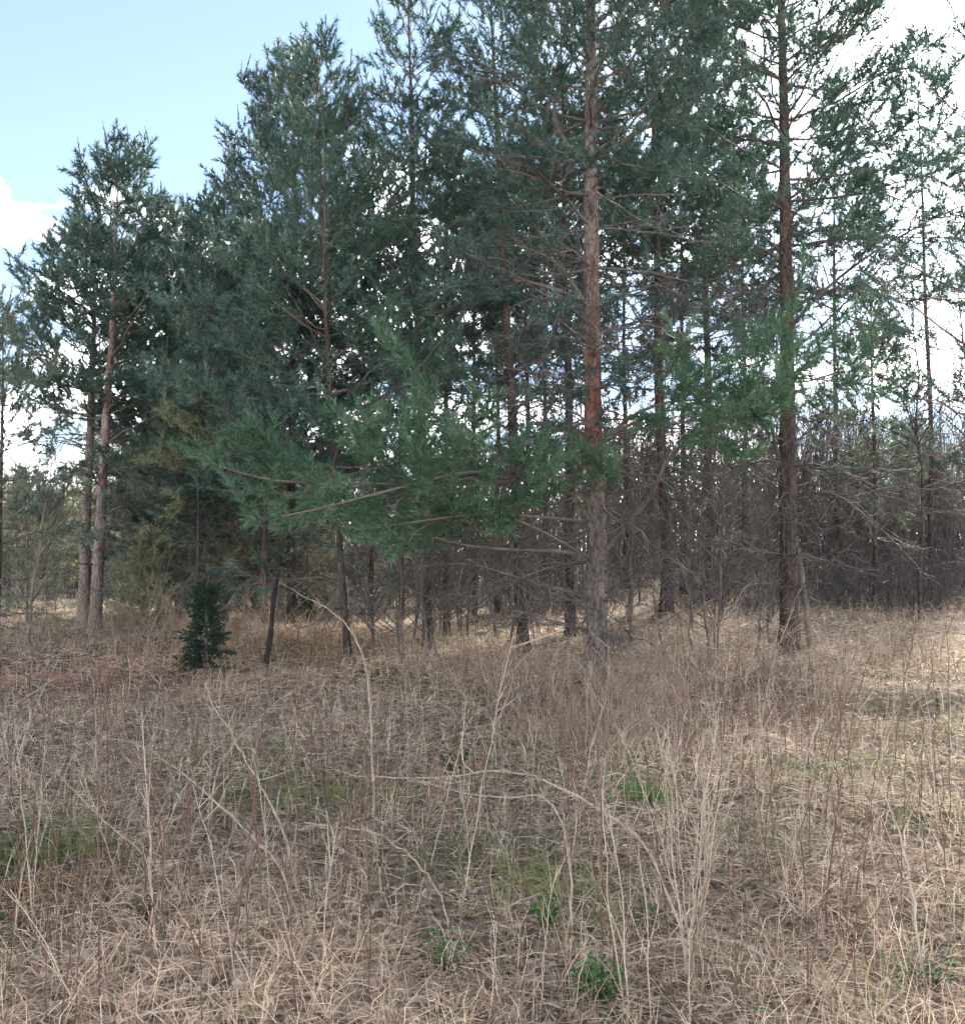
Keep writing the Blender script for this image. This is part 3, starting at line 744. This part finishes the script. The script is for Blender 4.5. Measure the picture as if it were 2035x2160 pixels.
sapling("bare_sapling", 1706, 14.8, 5.6, 151, 0.045, 26, M_GREYBARK, 'slim pale grey bare sapling just right of the tall right pine', spread=0.4, start=0.35)
sapling("bare_tree", 1935, 18, 7.2, 157, 0.036, 70, M_BARK_DARK, 'bare leafless tree with fine rising twigs at right against the glare', spread=0.5, cat='tree', start=0.3)
sapling("bare_tree", 2080, 16, 6.5, 163, 0.05, 60, M_SAP, 'bare leafless tree at the right edge before bright cloud', spread=0.5, cat='tree', start=0.3)
sapling("bare_sapling", 60, 15.5, 3.6, 167, 0.03, 36, M_GREYBARK, 'bare grey sapling beside the thin pine at the left edge', spread=0.5)
sapling("bare_sapling", 618, 18.5, 1.9, 169, 0.03, 40, M_SAP, 'small grey leafless bush right behind the leaning dead pole', spread=0.5, start=0.05)
TH = []
rng = np.random.default_rng(173)
for k in range(7):
    TH.append(bare_tree(rng.uniform(4.0, 5.6), 180 + k, 0.018, 34, 0.3, 0.02))
THm = []
for T, W in TH:
    V, Q = tubes(T, 4); V2, Q2 = tubes(W, 3)
    THm.append((mesh_np("thicket_stem", V, Q), mesh_np("thicket_twigs", V2, Q2)))
zones = [(1720, 2250, 150, 21, 31, 0.88, 'dark bare sapling in the dense thicket at right', 'bare saplings in the right thicket'),
         (1280, 1720, 80, 23, 32, 0.85, 'bare sapling in the shaded thicket behind the middle pines', 'bare saplings behind the middle pines'),
         (700, 1280, 34, 26, 34, 0.6, 'short bare sapling in the far background left of the middle pine', 'short bare saplings in the far background')]
for u0, u1, n, d0, d1, s, lab, grp in zones:
    for k in range(n):
        d = rng.uniform(d0, d1); u = rng.uniform(u0, u1); x = X(u, d); i = int(rng.integers(0, 7))
        r = empty("bare_sapling", (x, d, gz(x, d)), rng.random() * 6.28, s * rng.uniform(0.75, 1.12))
        tag(r, lab, 'sapling', grp)
        obj("trunk", THm[i][0], M_SAP, r); obj("crown", THm[i][1], M_SAP, r)
TS = []
for k in range(5):
    T, W = bare_tree(rng.uniform(3.2, 5.5), 260 + k, 0.026, 30, 0.55, 0.1)
    V, Q = tubes(T, 6); V2, Q2 = tubes(W, 3)
    TS.append((mesh_np("thin_stem", V, Q), mesh_np("thin_stem_twigs", V2, Q2)))
for k in range(44):
    d = rng.uniform(13.5, 21); u = rng.uniform(760, 1640); x = X(u, d); i = k % 5
    r = empty("dead_sapling", (x, d, gz(x, d)), rng.random() * 6.28, rng.uniform(0.6, 1.0))
    side_ = 'left of the middle pine' if u < 1240 else 'right of the middle pine'
    tag(r, 'thin dead twiggy sapling among the pine trunks ' + side_, 'dead sapling', 'thin dead saplings ' + side_)
    obj("trunk", TS[i][0], M_DEAD, r); obj("crown", TS[i][1], M_DEAD, r)
# the wood beyond, one mass
W = []
for k in range(1900):
    d = rng.uniform(31, 46); x = X(rng.uniform(-300, 2350), d)
    h = rng.uniform(2.8, 4.4) + 2.2 * np.clip((x + 8) / 12, 0, 1)
    base = np.array((x, d, gz(x, d) - 0.1))
    st = curve(base, norm(np.array((rng.normal(0, .08), rng.normal(0, .08), 1))), h, 4, rng.normal(0, .05, 3), rng, 0.01)
    W.append((st, taper(4, 0.035, 0.008)))
    for m in range(13):
        p, t = along(st, h * rng.uniform(0.08, 0.95))
        W.append((curve(p, norm(t * 0.6 + rng.normal(0, 0.6, 3)), rng.uniform(0.5, 1.5), 3, UP * 0.1, rng, 0.03), taper(3, 0.014, 0.006)))
V, Q = tubes(W, 3)
fw = obj("far_wood", mesh_np("far_wood", V, Q), M_SAP); fw['kind'] = 'stuff'
tag(fw, 'far bare wood of thin dark stems seen between the trunks', 'wood')

# ------------------------------------------------------------------ leaning dead pole
a, b_ = P(587, 1200, 14.0), P(558, 1398, 13.5)
b_[2] = gz(b_[0], b_[1]) - 0.08
pts = spline([b_, b_ * 0.66 + a * 0.34 + (0.012, 0, 0), b_ * 0.3 + a * 0.7 - (0.01, 0, 0), a], 14)
V, Q = tubes([(pts - b_, np.linspace(0.045, 0.028, 14) * (1 + np.random.default_rng(3).normal(0, 0.08, 14)))], 8)
root = empty("dead_pole", tuple(b_)); tag(root, 'dark dead pole leaning to the right at the edge of the young pines', 'dead trunk')
obj("trunk", mesh_np("dead_pole", V, Q, smooth=True), M_POLE, root)
W = [(curve((pts - b_)[i], norm(np.array((sx, 0.2, 0.3))), l, 4, UP * -0.1, np.random.default_rng(i), 0.04), taper(4, 0.008, 0.003)) for i, sx, l in ((9, 1, 0.3), (11, -1, 0.25), (12, 1, 0.4))]
for w in W:
    V, Q = tubes([w], 4); obj("branch_stub", mesh_np("stub", V, Q), M_DEAD, root)

# ------------------------------------------------------------------ dry shrubs (raspberry canes) round the pine bases
def shrub_mesh(seed, n=30, h=(0.35, 1.15), rad=0.55, lean=0.40):
    rng = np.random.default_rng(seed); W = []
    for k in range(n):
        a = rng.random() * 6.28; r = rad * math.sqrt(rng.random())
        p = np.array((r * math.cos(a), r * math.sin(a), -0.05))
        d = norm(np.array((math.cos(a) * lean * rng.uniform(0, 1.4) + rng.normal(0, .15), math.sin(a) * lean * rng.uniform(0, 1.4) + rng.normal(0, .15), 1)))
        L = rng.uniform(*h)
        c = curve(p, d, L, 6, np.array((rng.normal(0, .25), rng.normal(0, .25), -rng.uniform(0, 0.35))), rng, 0.012)
        W.append((c, taper(6, rng.uniform(0.004, 0.009), 0.002)))
        for m in range(int(rng.integers(1, 5))):
            p2, t2 = along(c, L * rng.uniform(0.35, 0.95))
            W.append((curve(p2, norm(t2 * 0.7 + rng.normal(0, 0.5, 3)), rng.uniform(0.1, 0.35), 3, rng.normal(0, .15, 3), rng, 0.03), taper(3, 0.003, 0.0018)))
    V, Q = tubes(W, 3)
    return mesh_np("dry_shrub", V, Q)
SH = [shrub_mesh(200 + k) for k in range(5)]
rng = np.random.default_rng(211)
spots = [(1120, 11.2), (1190, 10.6), (1250, 11.0), (1310, 10.4), (1380, 11.4), (1450, 10.9), (1520, 11.8), (1590, 12.2), (1180, 9.4), (1270, 9.0),
         (1370, 9.3), (1480, 9.6), (1060, 12.4), (980, 13.2), (1650, 11.4), (1730, 12.5), (1420, 12.6), (1330, 12.8), (900, 12.0), (1560, 10.2),
         (1130, 8.6), (1230, 8.1), (1420, 8.4), (1550, 9.0), (1330, 7.7), (1650, 9.8), (1750, 10.6), (1210, 12.6), (1480, 13.2), (1100, 9.9), (1010, 11.0), (830, 13.5), (1830, 12.6), (1950, 11.8), (1900, 13.4)]
for k, (u, d) in enumerate(spots):
    if k % 4 == 3: continue
    x = X(u, d)
    o_ = obj("dry_shrub", SH[k % 5], M_SHRUB, None, (x, d, gz(x, d)))
    o_.rotation_euler = (0, 0, k * 2.1); s = rng.uniform(0.6, 1.2) * (0.75 if d < 9 else 1); o_.scale = (s, s, s)
    zone = ('left of the middle pine' if u < 1160 else 'round the foot of the middle pine' if u < 1350 else 'between the middle pine and the tall right pine' if u < 1580
            else 'round the foot of the tall right pine' if u < 1780 else 'at the right edge of the clearing')
    near_ = 'low front bush' if d < 10 else 'tangled bush'
    tag(o_, near_ + ' of dry leafless canes ' + zone, 'dry shrub', near_ + ' canes ' + zone)
for k, (u, d) in enumerate([(40, 14.5), (110, 15.2), (190, 15.8), (260, 14.8), (320, 15.4), (385, 14.4), (480, 14.6), (520, 15.6), (600, 14.8), (660, 15.6), (720, 14.6), (345, 13.6), (470, 13.4), (300, 17), (140, 17)]):
    x = X(u, d)
    o_ = obj("dry_shrub", SH[(k * 2) % 5], M_SHRUB, None, (x, d, gz(x, d))); s = rng.uniform(0.7, 1.15)
    o_.rotation_euler = (0, 0, k * 1.7); o_.scale = (s, s, s)
    zone = 'before the far left pines' if u < 400 else 'near the little dark spruce and the leaning pole'
    tag(o_, 'grey-brown bush of dry twigs ' + zone, 'dry shrub', 'dry bushes ' + zone)
SHD = []
for m_ in SH[:3]:
    c_ = m_.copy(); c_.materials.clear(); c_.materials.append(M_SAP); SHD.append(c_)
for k in range(60):
    d = rng.uniform(18.5, 23); u = rng.uniform(1480, 2200) if k < 44 else rng.uniform(560, 1300); x = X(u, d)
    o_ = obj("dry_shrub", SHD[k % 3], M_SAP, None, (x, d, gz(x, d)))
    s = rng.uniform(0.8, 1.5); o_.rotation_euler = (0, 0, rng.random() * 6.28); o_.scale = (s, s, s)
    tag(o_, 'dark leafless bush at the foot of the right thicket' if k < 44 else 'dark leafless bush in the shade among the far left and middle trunks', 'dry shrub', 'dark bushes at the thicket foot' if k < 44 else 'dark bushes among the far trunks')

# ------------------------------------------------------------------ arching canes and dry stalks in the foreground
def cane(name, pts, r0, label, mat=M_CANE, side=(), seed=1, r1=0.0016, nodes=True, cat='cane', n=30, group=None):
    rng = np.random.default_rng(seed)
    r0 *= 1.05; w = [P(*p) for p in pts]
    w[0][2] = gz(w[0][0], w[0][1]) - 0.04
    o = w[0].copy(); pth = spline(w, n) - o
    pth[1:] += rng.normal(0, 0.004, (n - 1, 3))
    r = np.linspace(r0, r1, n)
    if nodes: r = r * (1 + 0.35 * (rng.random(n) < 0.25))
    root = empty(name, tuple(o)); tag(root, label, cat, group)
    V, Q = tubes([(pth, r)], 6); obj("stem", mesh_np("cane_stem", V, Q, smooth=True), mat, root)
    for s_pts in side:
        sp = spline([P(*p) for p in s_pts], 12) - o
        V, Q = tubes([(sp, np.linspace(r0 * 0.55, 0.0014, 12))], 5); obj("side_shoot", mesh_np("cane_shoot", V, Q, smooth=True), mat, root)
    L = plen(pth)
    for k in range(int(L * 9)):
        p, t = along(pth, L * rng.uniform(0.2, 0.98))
        q_ = curve(p, norm(t * 0.5 + rng.normal(0, 0.7, 3)), rng.uniform(0.015, 0.05) if k % 4 else rng.uniform(0.08, 0.22), 3, UP * 0.1, rng, 0.02)
        V, Q = tubes([(q_, taper(3, 0.0022, 0.001))], 3); obj("bud_twig", mesh_np("cane_bud", V, Q), mat, root)
    return root
cane("bramble_cane", [(1455, 2060, 3.75), (1440, 1985, 3.8), (1400, 1860, 3.95), (1345, 1765, 4.1), (1260, 1705, 4.2), (1150, 1645, 4.3), (1050, 1628, 4.4), (900, 1642, 4.5), (760, 1636, 4.6), (685, 1612, 4.7)], 0.0062,
     'long pale cane arching left across the middle of the dry grass', side=[[(1000, 1632, 4.45), (975, 1600, 4.5), (990, 1520, 4.5), (1090, 1450, 4.6)], [(1330, 1755, 4.12), (1345, 1720, 4.1), (1375, 1660, 4.1)]], seed=5)
cane("bramble_cane", [(1200, 2030, 3.9), (1205, 1940, 3.9), (1200, 1800, 4.0), (1180, 1725, 4.1), (1135, 1680, 4.2), (1060, 1684, 4.3), (980, 1672, 4.4), (880, 1645, 4.5)], 0.0042,
     'thinner cane arching left just below the long pale one', seed=6)
cane("bramble_cane", [(640, 1930, 4.4), (590, 1830, 4.6), (530, 1760, 4.8), (430, 1668, 5.0), (340, 1600, 5.2), (280, 1567, 5.3), (220, 1557, 5.4), (165, 1574, 5.5)], 0.0055,
     'arching cane at left with its tip hooking over to the left', side=[[(300, 1580, 5.3), (330, 1560, 5.2), (352, 1510, 5.2), (338, 1475, 5.2)]], seed=7)
cane("bramble_cane", [(640, 1860, 4.8), (590, 1740, 5.0), (545, 1650, 5.1), (500, 1570, 5.2), (450, 1490, 5.3), (428, 1440, 5.35)], 0.0065,
     'straight stem slanting up to the left above the arching left cane', side=[[(480, 1535, 5.2), (490, 1510, 5.2), (497, 1495, 5.2)], [(555, 1640, 5.1), (562, 1625, 5.1), (575, 1605, 5.1)]], seed=8)
cane("bramble_cane", [(790, 1730, 5.9), (785, 1600, 6.3), (780, 1480, 6.6), (770, 1400, 6.7), (740, 1330, 6.8), (700, 1290, 6.9), (650, 1262, 7.0), (588, 1228, 7.1)], 0.0080,
     'tall cane arching left from the grass up to the leaning dead pole', seed=9)
cane("bramble_cane", [(440, 1760, 5.6), (455, 1640, 5.7), (495, 1570, 5.8), (560, 1500, 5.9), (620, 1455, 6.0), (700, 1418, 6.1)], 0.0048,
     'cane bending up to the right across the slanting stem at left', side=[[(570, 1495, 5.9), (630, 1490, 5.9), (670, 1465, 5.9), (690, 1430, 5.9)]], seed=10)
cane("bramble_cane", [(1760, 2130, 3.5), (1740, 2085, 3.55), (1690, 2045, 3.6), (1600, 2010, 3.65), (1500, 1975, 3.75), (1430, 1965, 3.8)], 0.0055,
     'low cane bowed left over the grass in the lower right', seed=12)
cane("bramble_cane", [(1950, 2120, 3.6), (1925, 1900, 3.9), (1890, 1740, 4.1), (1840, 1640, 4.3), (1790, 1590, 4.5)], 0.0055,
     'dark stem curving up to the left at the lower right', M_STALK, seed=13)
cane("bramble_cane", [(420, 1400 + 520, 4.6), (300, 1800, 4.9), (200, 1715, 5.2), (130, 1640, 5.4), (90, 1600, 5.5)], 0.0045, 'thin cane slanting up to the left edge over the green grass', seed=14)
cane("bramble_cane", [(960, 2000, 4.0), (930, 1900, 4.1), (870, 1810, 4.2), (790, 1760, 4.35), (700, 1745, 4.5), (600, 1750, 4.6)], 0.0040, 'pale cane bowed left below the long pale cane', seed=15)
cane("bramble_cane", [(1430, 1830, 5.2), (1420, 1700, 5.3), (1390, 1560, 5.4), (1350, 1520, 5.5), (1240, 1640, 5.6)], 0.0040, 'cane arching over and down to the left behind the stalk bunch', seed=16)
cane("bramble_cane", [(1260, 1620, 7.2), (1300, 1560, 7.3), (1350, 1510, 7.4), (1410, 1472, 7.5)], 0.006, 'pale stick slanting up to the right near the middle pine foot', seed=17)

rng = np.random.default_rng(307)
def stalk_mesh(seed, h, umbel=False):
    r = np.random.default_rng(seed); W = []
    c = curve(np.array((0, 0, -0.04)), norm(np.array((r.normal(0, .10), r.normal(0, .10), 1))), h, 9, np.array((r.normal(0, .10), r.normal(0, .10), 0)), r, 0.005)
    W.append((c, taper(9, 0.0042 if umbel else 0.0034, 0.0014)))
    for m in range(int(r.integers(4, 9))):
        p, t = along(c, h * r.uniform(0.35, 0.97)); l = r.uniform(0.04, 0.22) * (1.3 if umbel else 1)
        sh = curve(p, norm(t * 0.8 + r.normal(0, 0.45, 3)), l, 4, UP * 0.12, r, 0.02)
        W.append((sh, taper(4, 0.0021, 0.001)))
        if umbel:
            for z in range(3): W.append((curve(sh[-1 - z], norm(t * .5 + r.normal(0, .7, 3)), r.uniform(.03, .1), 3, UP * -0.1, r, .03), taper(3, .0015, .0008)))
    V, Q = tubes(W, 4)
    return mesh_np("dry_stalk", V, Q)
ST = [stalk_mesh(310 + k, 0.62 + 0.08 * k) for k in range(8)]
SR = [stalk_mesh(350 + k, 0.62 + 0.08 * k) for k in range(8)]
for m_ in ST: m_.materials.append(M_STALK)
for m_ in SR: m_.materials.append(M_REDSTALK)
US = [stalk_mesh(330 + k, 1.05 + 0.06 * k, True) for k in range(5)]
for k in range(10):                                              # the upright bunch right of centre
    d = 3.9 + rng.normal(0, 0.12); x = X(1462, 3.9) + rng.normal(0, 0.028)
    o_ = obj("dry_stalk", US[k % 5], M_STALK, None, (x, d, gz(x, d))); o_.rotation_euler = (rng.normal(0, .03), rng.normal(0, .03), rng.random() * 6.28)
    s = rng.uniform(0.6, 1.0); o_.scale = (s, s, s)
    tag(o_, 'upright dry stalk in the tight tall bunch right of centre', 'dry stalk', 'tall bunch of dry stalks right of centre')
zst = [(0, 700, 110, 3.3, 7.0, 'thin dry stalk standing in the grass at lower left', 'thin dry stalks at lower left'),
       (700, 1400, 80, 3.5, 7.5, 'thin dry stalk standing in the grass in the lower middle', 'thin dry stalks in the lower middle'),
       (1400, 2035, 115, 3.4, 8.5, 'thin dry stalk standing in the grass at lower right', 'thin dry stalks at lower right')]
for u0, u1, n, d0, d1, lab, grp in zst:
    for k in range(n):
        d = rng.uniform(d0, d1); x = X(rng.uniform(u0, u1), d)
        red = rng.random() > 0.28
        o_ = obj("dry_stalk", (SR if red else ST)[int(rng.integers(0, 8))], None, None, (x, d, gz(x, d)))
        o_.rotation_euler = (rng.normal(0, .10), rng.normal(0, .10), rng.random() * 6.28); s = rng.uniform(0.6, 1.15); o_.scale = (s, s, s)
        pre = ('thin red-brown' if red else 'thin pale') + (' stalk up front' if d < 5 else ' stalk farther back')
        tag(o_, lab.replace('thin dry stalk', pre), 'dry stalk', grp.replace('thin dry stalks', pre + 's'))

# ------------------------------------------------------------------ dry grass, litter
PATCH = [  # x, y, radius x, radius y, colour
    (X(60, 5.25), 5.3, 0.55, 0.35, (0.210, 0.245, 0.090), 0.8), (X(150, 12), 12.0, 2.2, 1.6, (0.480, 0.280, 0.210), 0.7),
    (X(590, 6.4), 6.4, 0.45, 0.40, (0.240, 0.270, 0.080), 0.8), (X(1360, 6.3), 6.3, 0.18, 0.20, (0.100, 0.190, 0.055), 0.95),
    (X(760, 6.6), 6.6, 0.35, 0.30, (0.260, 0.260, 0.090), 0.6), (X(960, 5.0), 5.2, 0.35, 0.5, (0.150, 0.170, 0.080), 0.6),
    (X(20, 4.7), 4.7, 0.5, 0.25, (0.40, 0.22, 0.10), 0.6), (X(1600, 9.5), 9.5, 1.2, 1.0, (0.360, 0.210, 0.130), 0.45),
    (X(1900, 8.6), 8.6, 0.8, 0.6, (0.250, 0.250, 0.110), 0.55), (X(640, 15.5), 15.5, 1.5, 1.0, (0.330, 0.190, 0.110), 0.6),
    (X(1200, 4.6), 4.6, 0.3, 0.3, (0.270, 0.270, 0.110), 0.7), (X(1130, 4.9), 4.9, 0.22, 0.3, (0.260, 0.290, 0.090), 0.8), (X(1560, 5.6), 5.6, 0.4, 0.5, (0.200, 0.230, 0.110), 0.45), (X(1750, 7.2), 7.2, 0.5, 0.3, (0.270, 0.290, 0.100), 0.7), (X(480, 7.4), 7.4, 0.5, 0.5, (0.230, 0.250, 0.100), 0.5), (X(700, 14), 14.0, 0.8, 0.8, (0.260, 0.240, 0.080), 0.5), (X(1100, 7.0), 7.0, 0.5, 0.6, (0.150, 0.180, 0.090), 0.5), (X(400, 9), 9.0, 1.6, 1.6, (0.34, 0.27, 0.20), 0.4)]
def blade_cols(x, y, rng, n):
    pal = np.array([(0.540, 0.425, 0.315), (0.420, 0.315, 0.230), (0.300, 0.215, 0.150), (0.640, 0.535, 0.410), (0.200, 0.135, 0.095), (0.400, 0.330, 0.270)])
    c = np.array((1.30, 1.26, 1.22)) * pal[rng.choice(len(pal), n, p=[.30, .21, .12, .21, .04, .12])] * rng.uniform(0.8, 1.15, (n, 1))
    gn = 0.5 + 0.5 * np.sin(1.7 * x + 0.8 * y) * np.sin(1.1 * y - 0.6 * x + 1)      # scattered living blades
    gre = rng.random(n) < 0.05 + 0.10 * gn * (x > -1)
    c[gre] = np.array((0.150, 0.190, 0.075)) * rng.uniform(0.7, 1.3, (gre.sum(), 1))
    for px, py, rx, ry, col, k in PATCH:
        w = np.exp(-((x - px) / rx) ** 2 - ((y - py) / ry) ** 2)
        m = rng.random(n) < w * k * 1.15
        c[m] = np.array(col) * rng.uniform(0.7, 1.3, (m.sum(), 1))
    return c
def grass(name, n, d0, d1, hgt, wid, flat, seed, label, power=1.0, dens=None, cat='grass'):
    rng = np.random.default_rng(seed)
    t = rng.random(n)
    d = (d0 ** power + t * (d1 ** power - d0 ** power)) ** (1 / power)
    a = rng.uniform(-math.radians(36), math.radians(36), n)
    x, y = d * np.tan(a), d
    # tussocks: pull blades towards clump centres
    cs = 0.22
    cx_, cy_ = np.floor(x / cs), np.floor(y / cs)
    hx = np.modf(np.abs(np.sin(cx_ * 127.1 + cy_ * 311.7) * 43758.5))[0]; hy = np.modf(np.abs(np.sin(cx_ * 269.5 + cy_ * 183.3) * 43758.5))[0]
    pull = rng.uniform(0, 0.55, n)
    x = x + ((cx_ + hx) * cs - x) * pull; y = y + ((cy_ + hy) * cs - y) * pull
    if dens is not None:
        k = rng.random(n) < dens(x, y); x, y, d, hx, hy = x[k], y[k], d[k], hx[k], hy[k]; n = len(x)
    L = rng.uniform(*hgt, n) * (0.75 + 0.5 * hx)
    w = wid * rng.uniform(0.6, 1.3, n) * np.clip((d / 5) ** 0.6, 0.85, 3)
    az = rng.random(n) * 6.283
    el = np.where(rng.random(n) < flat, rng.uniform(0.03, 0.45, n), rng.uniform(0.8, 1.5, n))
    dv = np.stack([np.cos(az) * np.cos(el), np.sin(az) * np.cos(el), np.sin(el)], -1)
    droop = rng.uniform(0.05, 0.75, n) * np.cos(el * 0.6)
    p0 = np.stack([x, y, ground_z(x, y) - 0.02 + rng.uniform(0, 0.05, n) * (el < 0.7)], -1)
    p1 = p0 + dv * (L * 0.5)[:, None]
    d2 = dv.copy(); d2[:, 2] -= droop; d2[:, :2] += rng.normal(0, 0.35, (n, 2)); d2 = norm(d2)
    p2 = p1 + d2 * (L * 0.5)[:, None]
    p2[:, 2] = np.maximum(p2[:, 2], p0[:, 2] + 0.015)
    sv = norm(np.cross(dv, norm(rng.normal(0, 1, (n, 3))))) * (w * 0.5)[:, None]
    V = np.stack([p0 - sv, p0 + sv, p1 + sv * 0.8, p1 - sv * 0.8, p2], 1).reshape(-1, 3)
    b0 = np.arange(n)[:, None] * 5
    Fc = np.concatenate([b0 + [0, 1, 2], b0 + [0, 2, 3], b0 + [3, 2, 4]], 1).reshape(-1, 3)
    col = np.repeat(blade_cols(x, y, rng, n), 5, axis=0)
    o_ = obj(name, mesh_np(name, V, Fc, col), M_GRASS); o_['kind'] = 'stuff'; tag(o_, label, cat)
thin = lambda x, y: np.clip(1.0 - 0.55 * np.clip((x - 0.6) / 2.0, 0, 1) * np.clip((y - 5) / 4, 0, 1) - 0.35 * np.clip((y - 14) / 8, 0, 1), 0.2, 1)
grass("dry_grass_mat", 135000, 2.4, 26, (0.06, 0.21), 0.0056, 0.93, 401, 'matted beige dry grass covering the ground', 0.75, thin)
grass("dry_grass", 34000, 2.6, 20, (0.12, 0.42), 0.0034, 0.35, 409, 'standing thin dry grass stems all over the clearing', 0.7, thin)
# leaf litter: small curled dead leaves
rng = np.random.default_rng(419)
n = 30000
d = (2.6 ** 0.8 + rng.random(n) * (27 ** 0.8 - 2.6 ** 0.8)) ** (1 / 0.8); a = rng.uniform(-0.62, 0.62, n); x = d * np.tan(a); y = d
k = rng.random(n) < np.clip(0.35 + 0.65 * (x > 0), 0, 1); x, y, d = x[k], y[k], d[k]; n = len(x)
s = rng.uniform(0.010, 0.026, n) * np.clip((d / 6) ** 0.35, 0.8, 1.6)
az = rng.random(n) * 6.283; tl = rng.normal(0, 0.45, (n, 2))
ex = np.stack([np.cos(az), np.sin(az), tl[:, 0]], -1) * s[:, None]; ey = np.stack([-np.sin(az), np.cos(az), tl[:, 1]], -1) * (s * 0.55)[:, None]
c0 = np.stack([x, y, ground_z(x, y) + rng.uniform(0.012, 0.06, n)], -1)
lift = np.zeros((n, 3)); lift[:, 2] = s * rng.uniform(0.1, 0.5, n)
V = np.stack([c0 - ex, c0 - ey + lift, c0 + ex, c0 + ey + lift], 1).reshape(-1, 3)
b0 = np.arange(n)[:, None] * 4
Fc = np.concatenate([b0 + [0, 1, 2], b0 + [0, 2, 3]], 1).reshape(-1, 3)
pal = np.array([(0.44, 0.33, 0.24), (0.32, 0.21, 0.14), (0.50, 0.41, 0.31), (0.20, 0.13, 0.09), (0.38, 0.29, 0.22)])
col = np.repeat(pal[rng.choice(5, n)] * rng.uniform(0.8, 1.2, (n, 1)), 4, axis=0)
o_ = obj("leaf_litter", mesh_np("leaf_litter", V, Fc, col), M_LEAF); o_['kind'] = 'stuff'; tag(o_, 'fallen brown and grey dead leaves strewn over the ground', 'leaf litter')

# ------------------------------------------------------------------ green herbs
def herb(u, d, n, r, h, label, col, seed, big=0.05, grassy=False):
    rng = np.random.default_rng(seed)
    x = X(u, d); root = empty("green_herb", (x, d, gz(x, d))); tag(root, label, 'plant')
    Vs, Fs, Cs, W = [], [], [], []
    for k in range(n):
        a = rng.random() * 6.28; rr_ = r * math.sqrt(rng.random())
        tip = np.array((rr_ * math.cos(a), rr_ * math.sin(a), h * rng.uniform(0.35, 1.0)))
        b0 = np.array((tip[0] * 0.25, tip[1] * 0.25, -0.02))
        W.append((np.array([b0, (b0 + tip) / 2 + (0, 0, 0.02), tip]), taper(3, 0.0022, 0.0012)))
        l = big * rng.uniform(0.6, 1.2) * (2.2 if grassy else 1); wd = l * (0.06 if grassy else 0.42)
        for m in range(1 if grassy else 3):
            e = rng.uniform(0.9, 1.4) if grassy else rng.uniform(-0.2, 0.7)
            az_ = a + (m - 1) * 0.9 + rng.normal(0, 0.3)
            dv = np.array((math.cos(az_) * math.cos(e), math.sin(az_) * math.cos(e), math.sin(e)))
            sv = norm(np.cross(dv, UP)) * wd
            off = len(Vs) * 1
            base = sum(len(v) for v in Vs)
            mid = tip + dv * l * 0.5
            cup = norm(np.cross(sv, dv)) * wd * 0.35
            Vs.append(np.array([tip, tip + dv * l * .28 - sv * .8 + cup, mid + dv * l * .12 - sv + cup, tip + dv * l, mid + dv * l * .12 + sv + cup, tip + dv * l * .28 + sv * .8 + cup, mid]))
            for f in ((0, 1, 6), (1, 2, 6), (2, 3, 6), (3, 4, 6), (4, 5, 6), (5, 0, 6)): Fs.append([base + q_ for q_ in f])
            Cs.append(np.tile(np.array(col) * rng.uniform(0.7, 1.3), (7, 1)))
    V, Q = tubes(W, 3)
    obj("stems", mesh_np("herb_stems", V, Q, np.tile(np.array(col), (len(V), 1))), M_HERB, root)
    obj("foliage", mesh_np("herb_leaves", np.concatenate(Vs), np.array(Fs), np.concatenate(Cs)), M_HERB, root)
herb(1262, 3.75, 70, 0.10, 0.13, 'bright green leafy herb in the dry grass, bottom centre right', (0.080, 0.200, 0.055), 501, 0.024)
herb(1155, 4.35, 34, 0.07, 0.11, 'small green herb left above the bright leafy one', (0.080, 0.190, 0.050), 502, 0.022)
herb(1370, 4.35, 30, 0.09, 0.10, 'dull green herb close left of the stalk bunch', (0.120, 0.170, 0.070), 503, 0.022)
herb(1360, 6.3, 110, 0.16, 0.08, 'fresh green grass tuft right of the long arching cane', (0.100, 0.210, 0.050), 504, 0.03, True)
herb(965, 7.4, 60, 0.20, 0.16, 'dark green low herb patch behind the long arching cane', (0.055, 0.110, 0.055), 505, 0.03)
herb(945, 3.95, 40, 0.12, 0.15, 'green weed at the bottom left of centre', (0.090, 0.160, 0.060), 506, 0.022)
herb(1930, 3.7, 40, 0.11, 0.12, 'green weed near the bottom right corner', (0.110, 0.170, 0.070), 507, 0.022)
herb(1720, 6.9, 26, 0.18, 0.12, 'low green patch at right in the brown litter', (0.120, 0.180, 0.070), 508, 0.028)
herb(60, 5.2, 240, 0.42, 0.035, 'flat bright green mossy patch at the left edge', (0.205, 0.250, 0.085), 509, 0.016, True)
herb(310, 4.4, 22, 0.06, 0.10, 'dark green little weed at lower left', (0.060, 0.100, 0.045), 510, 0.02)
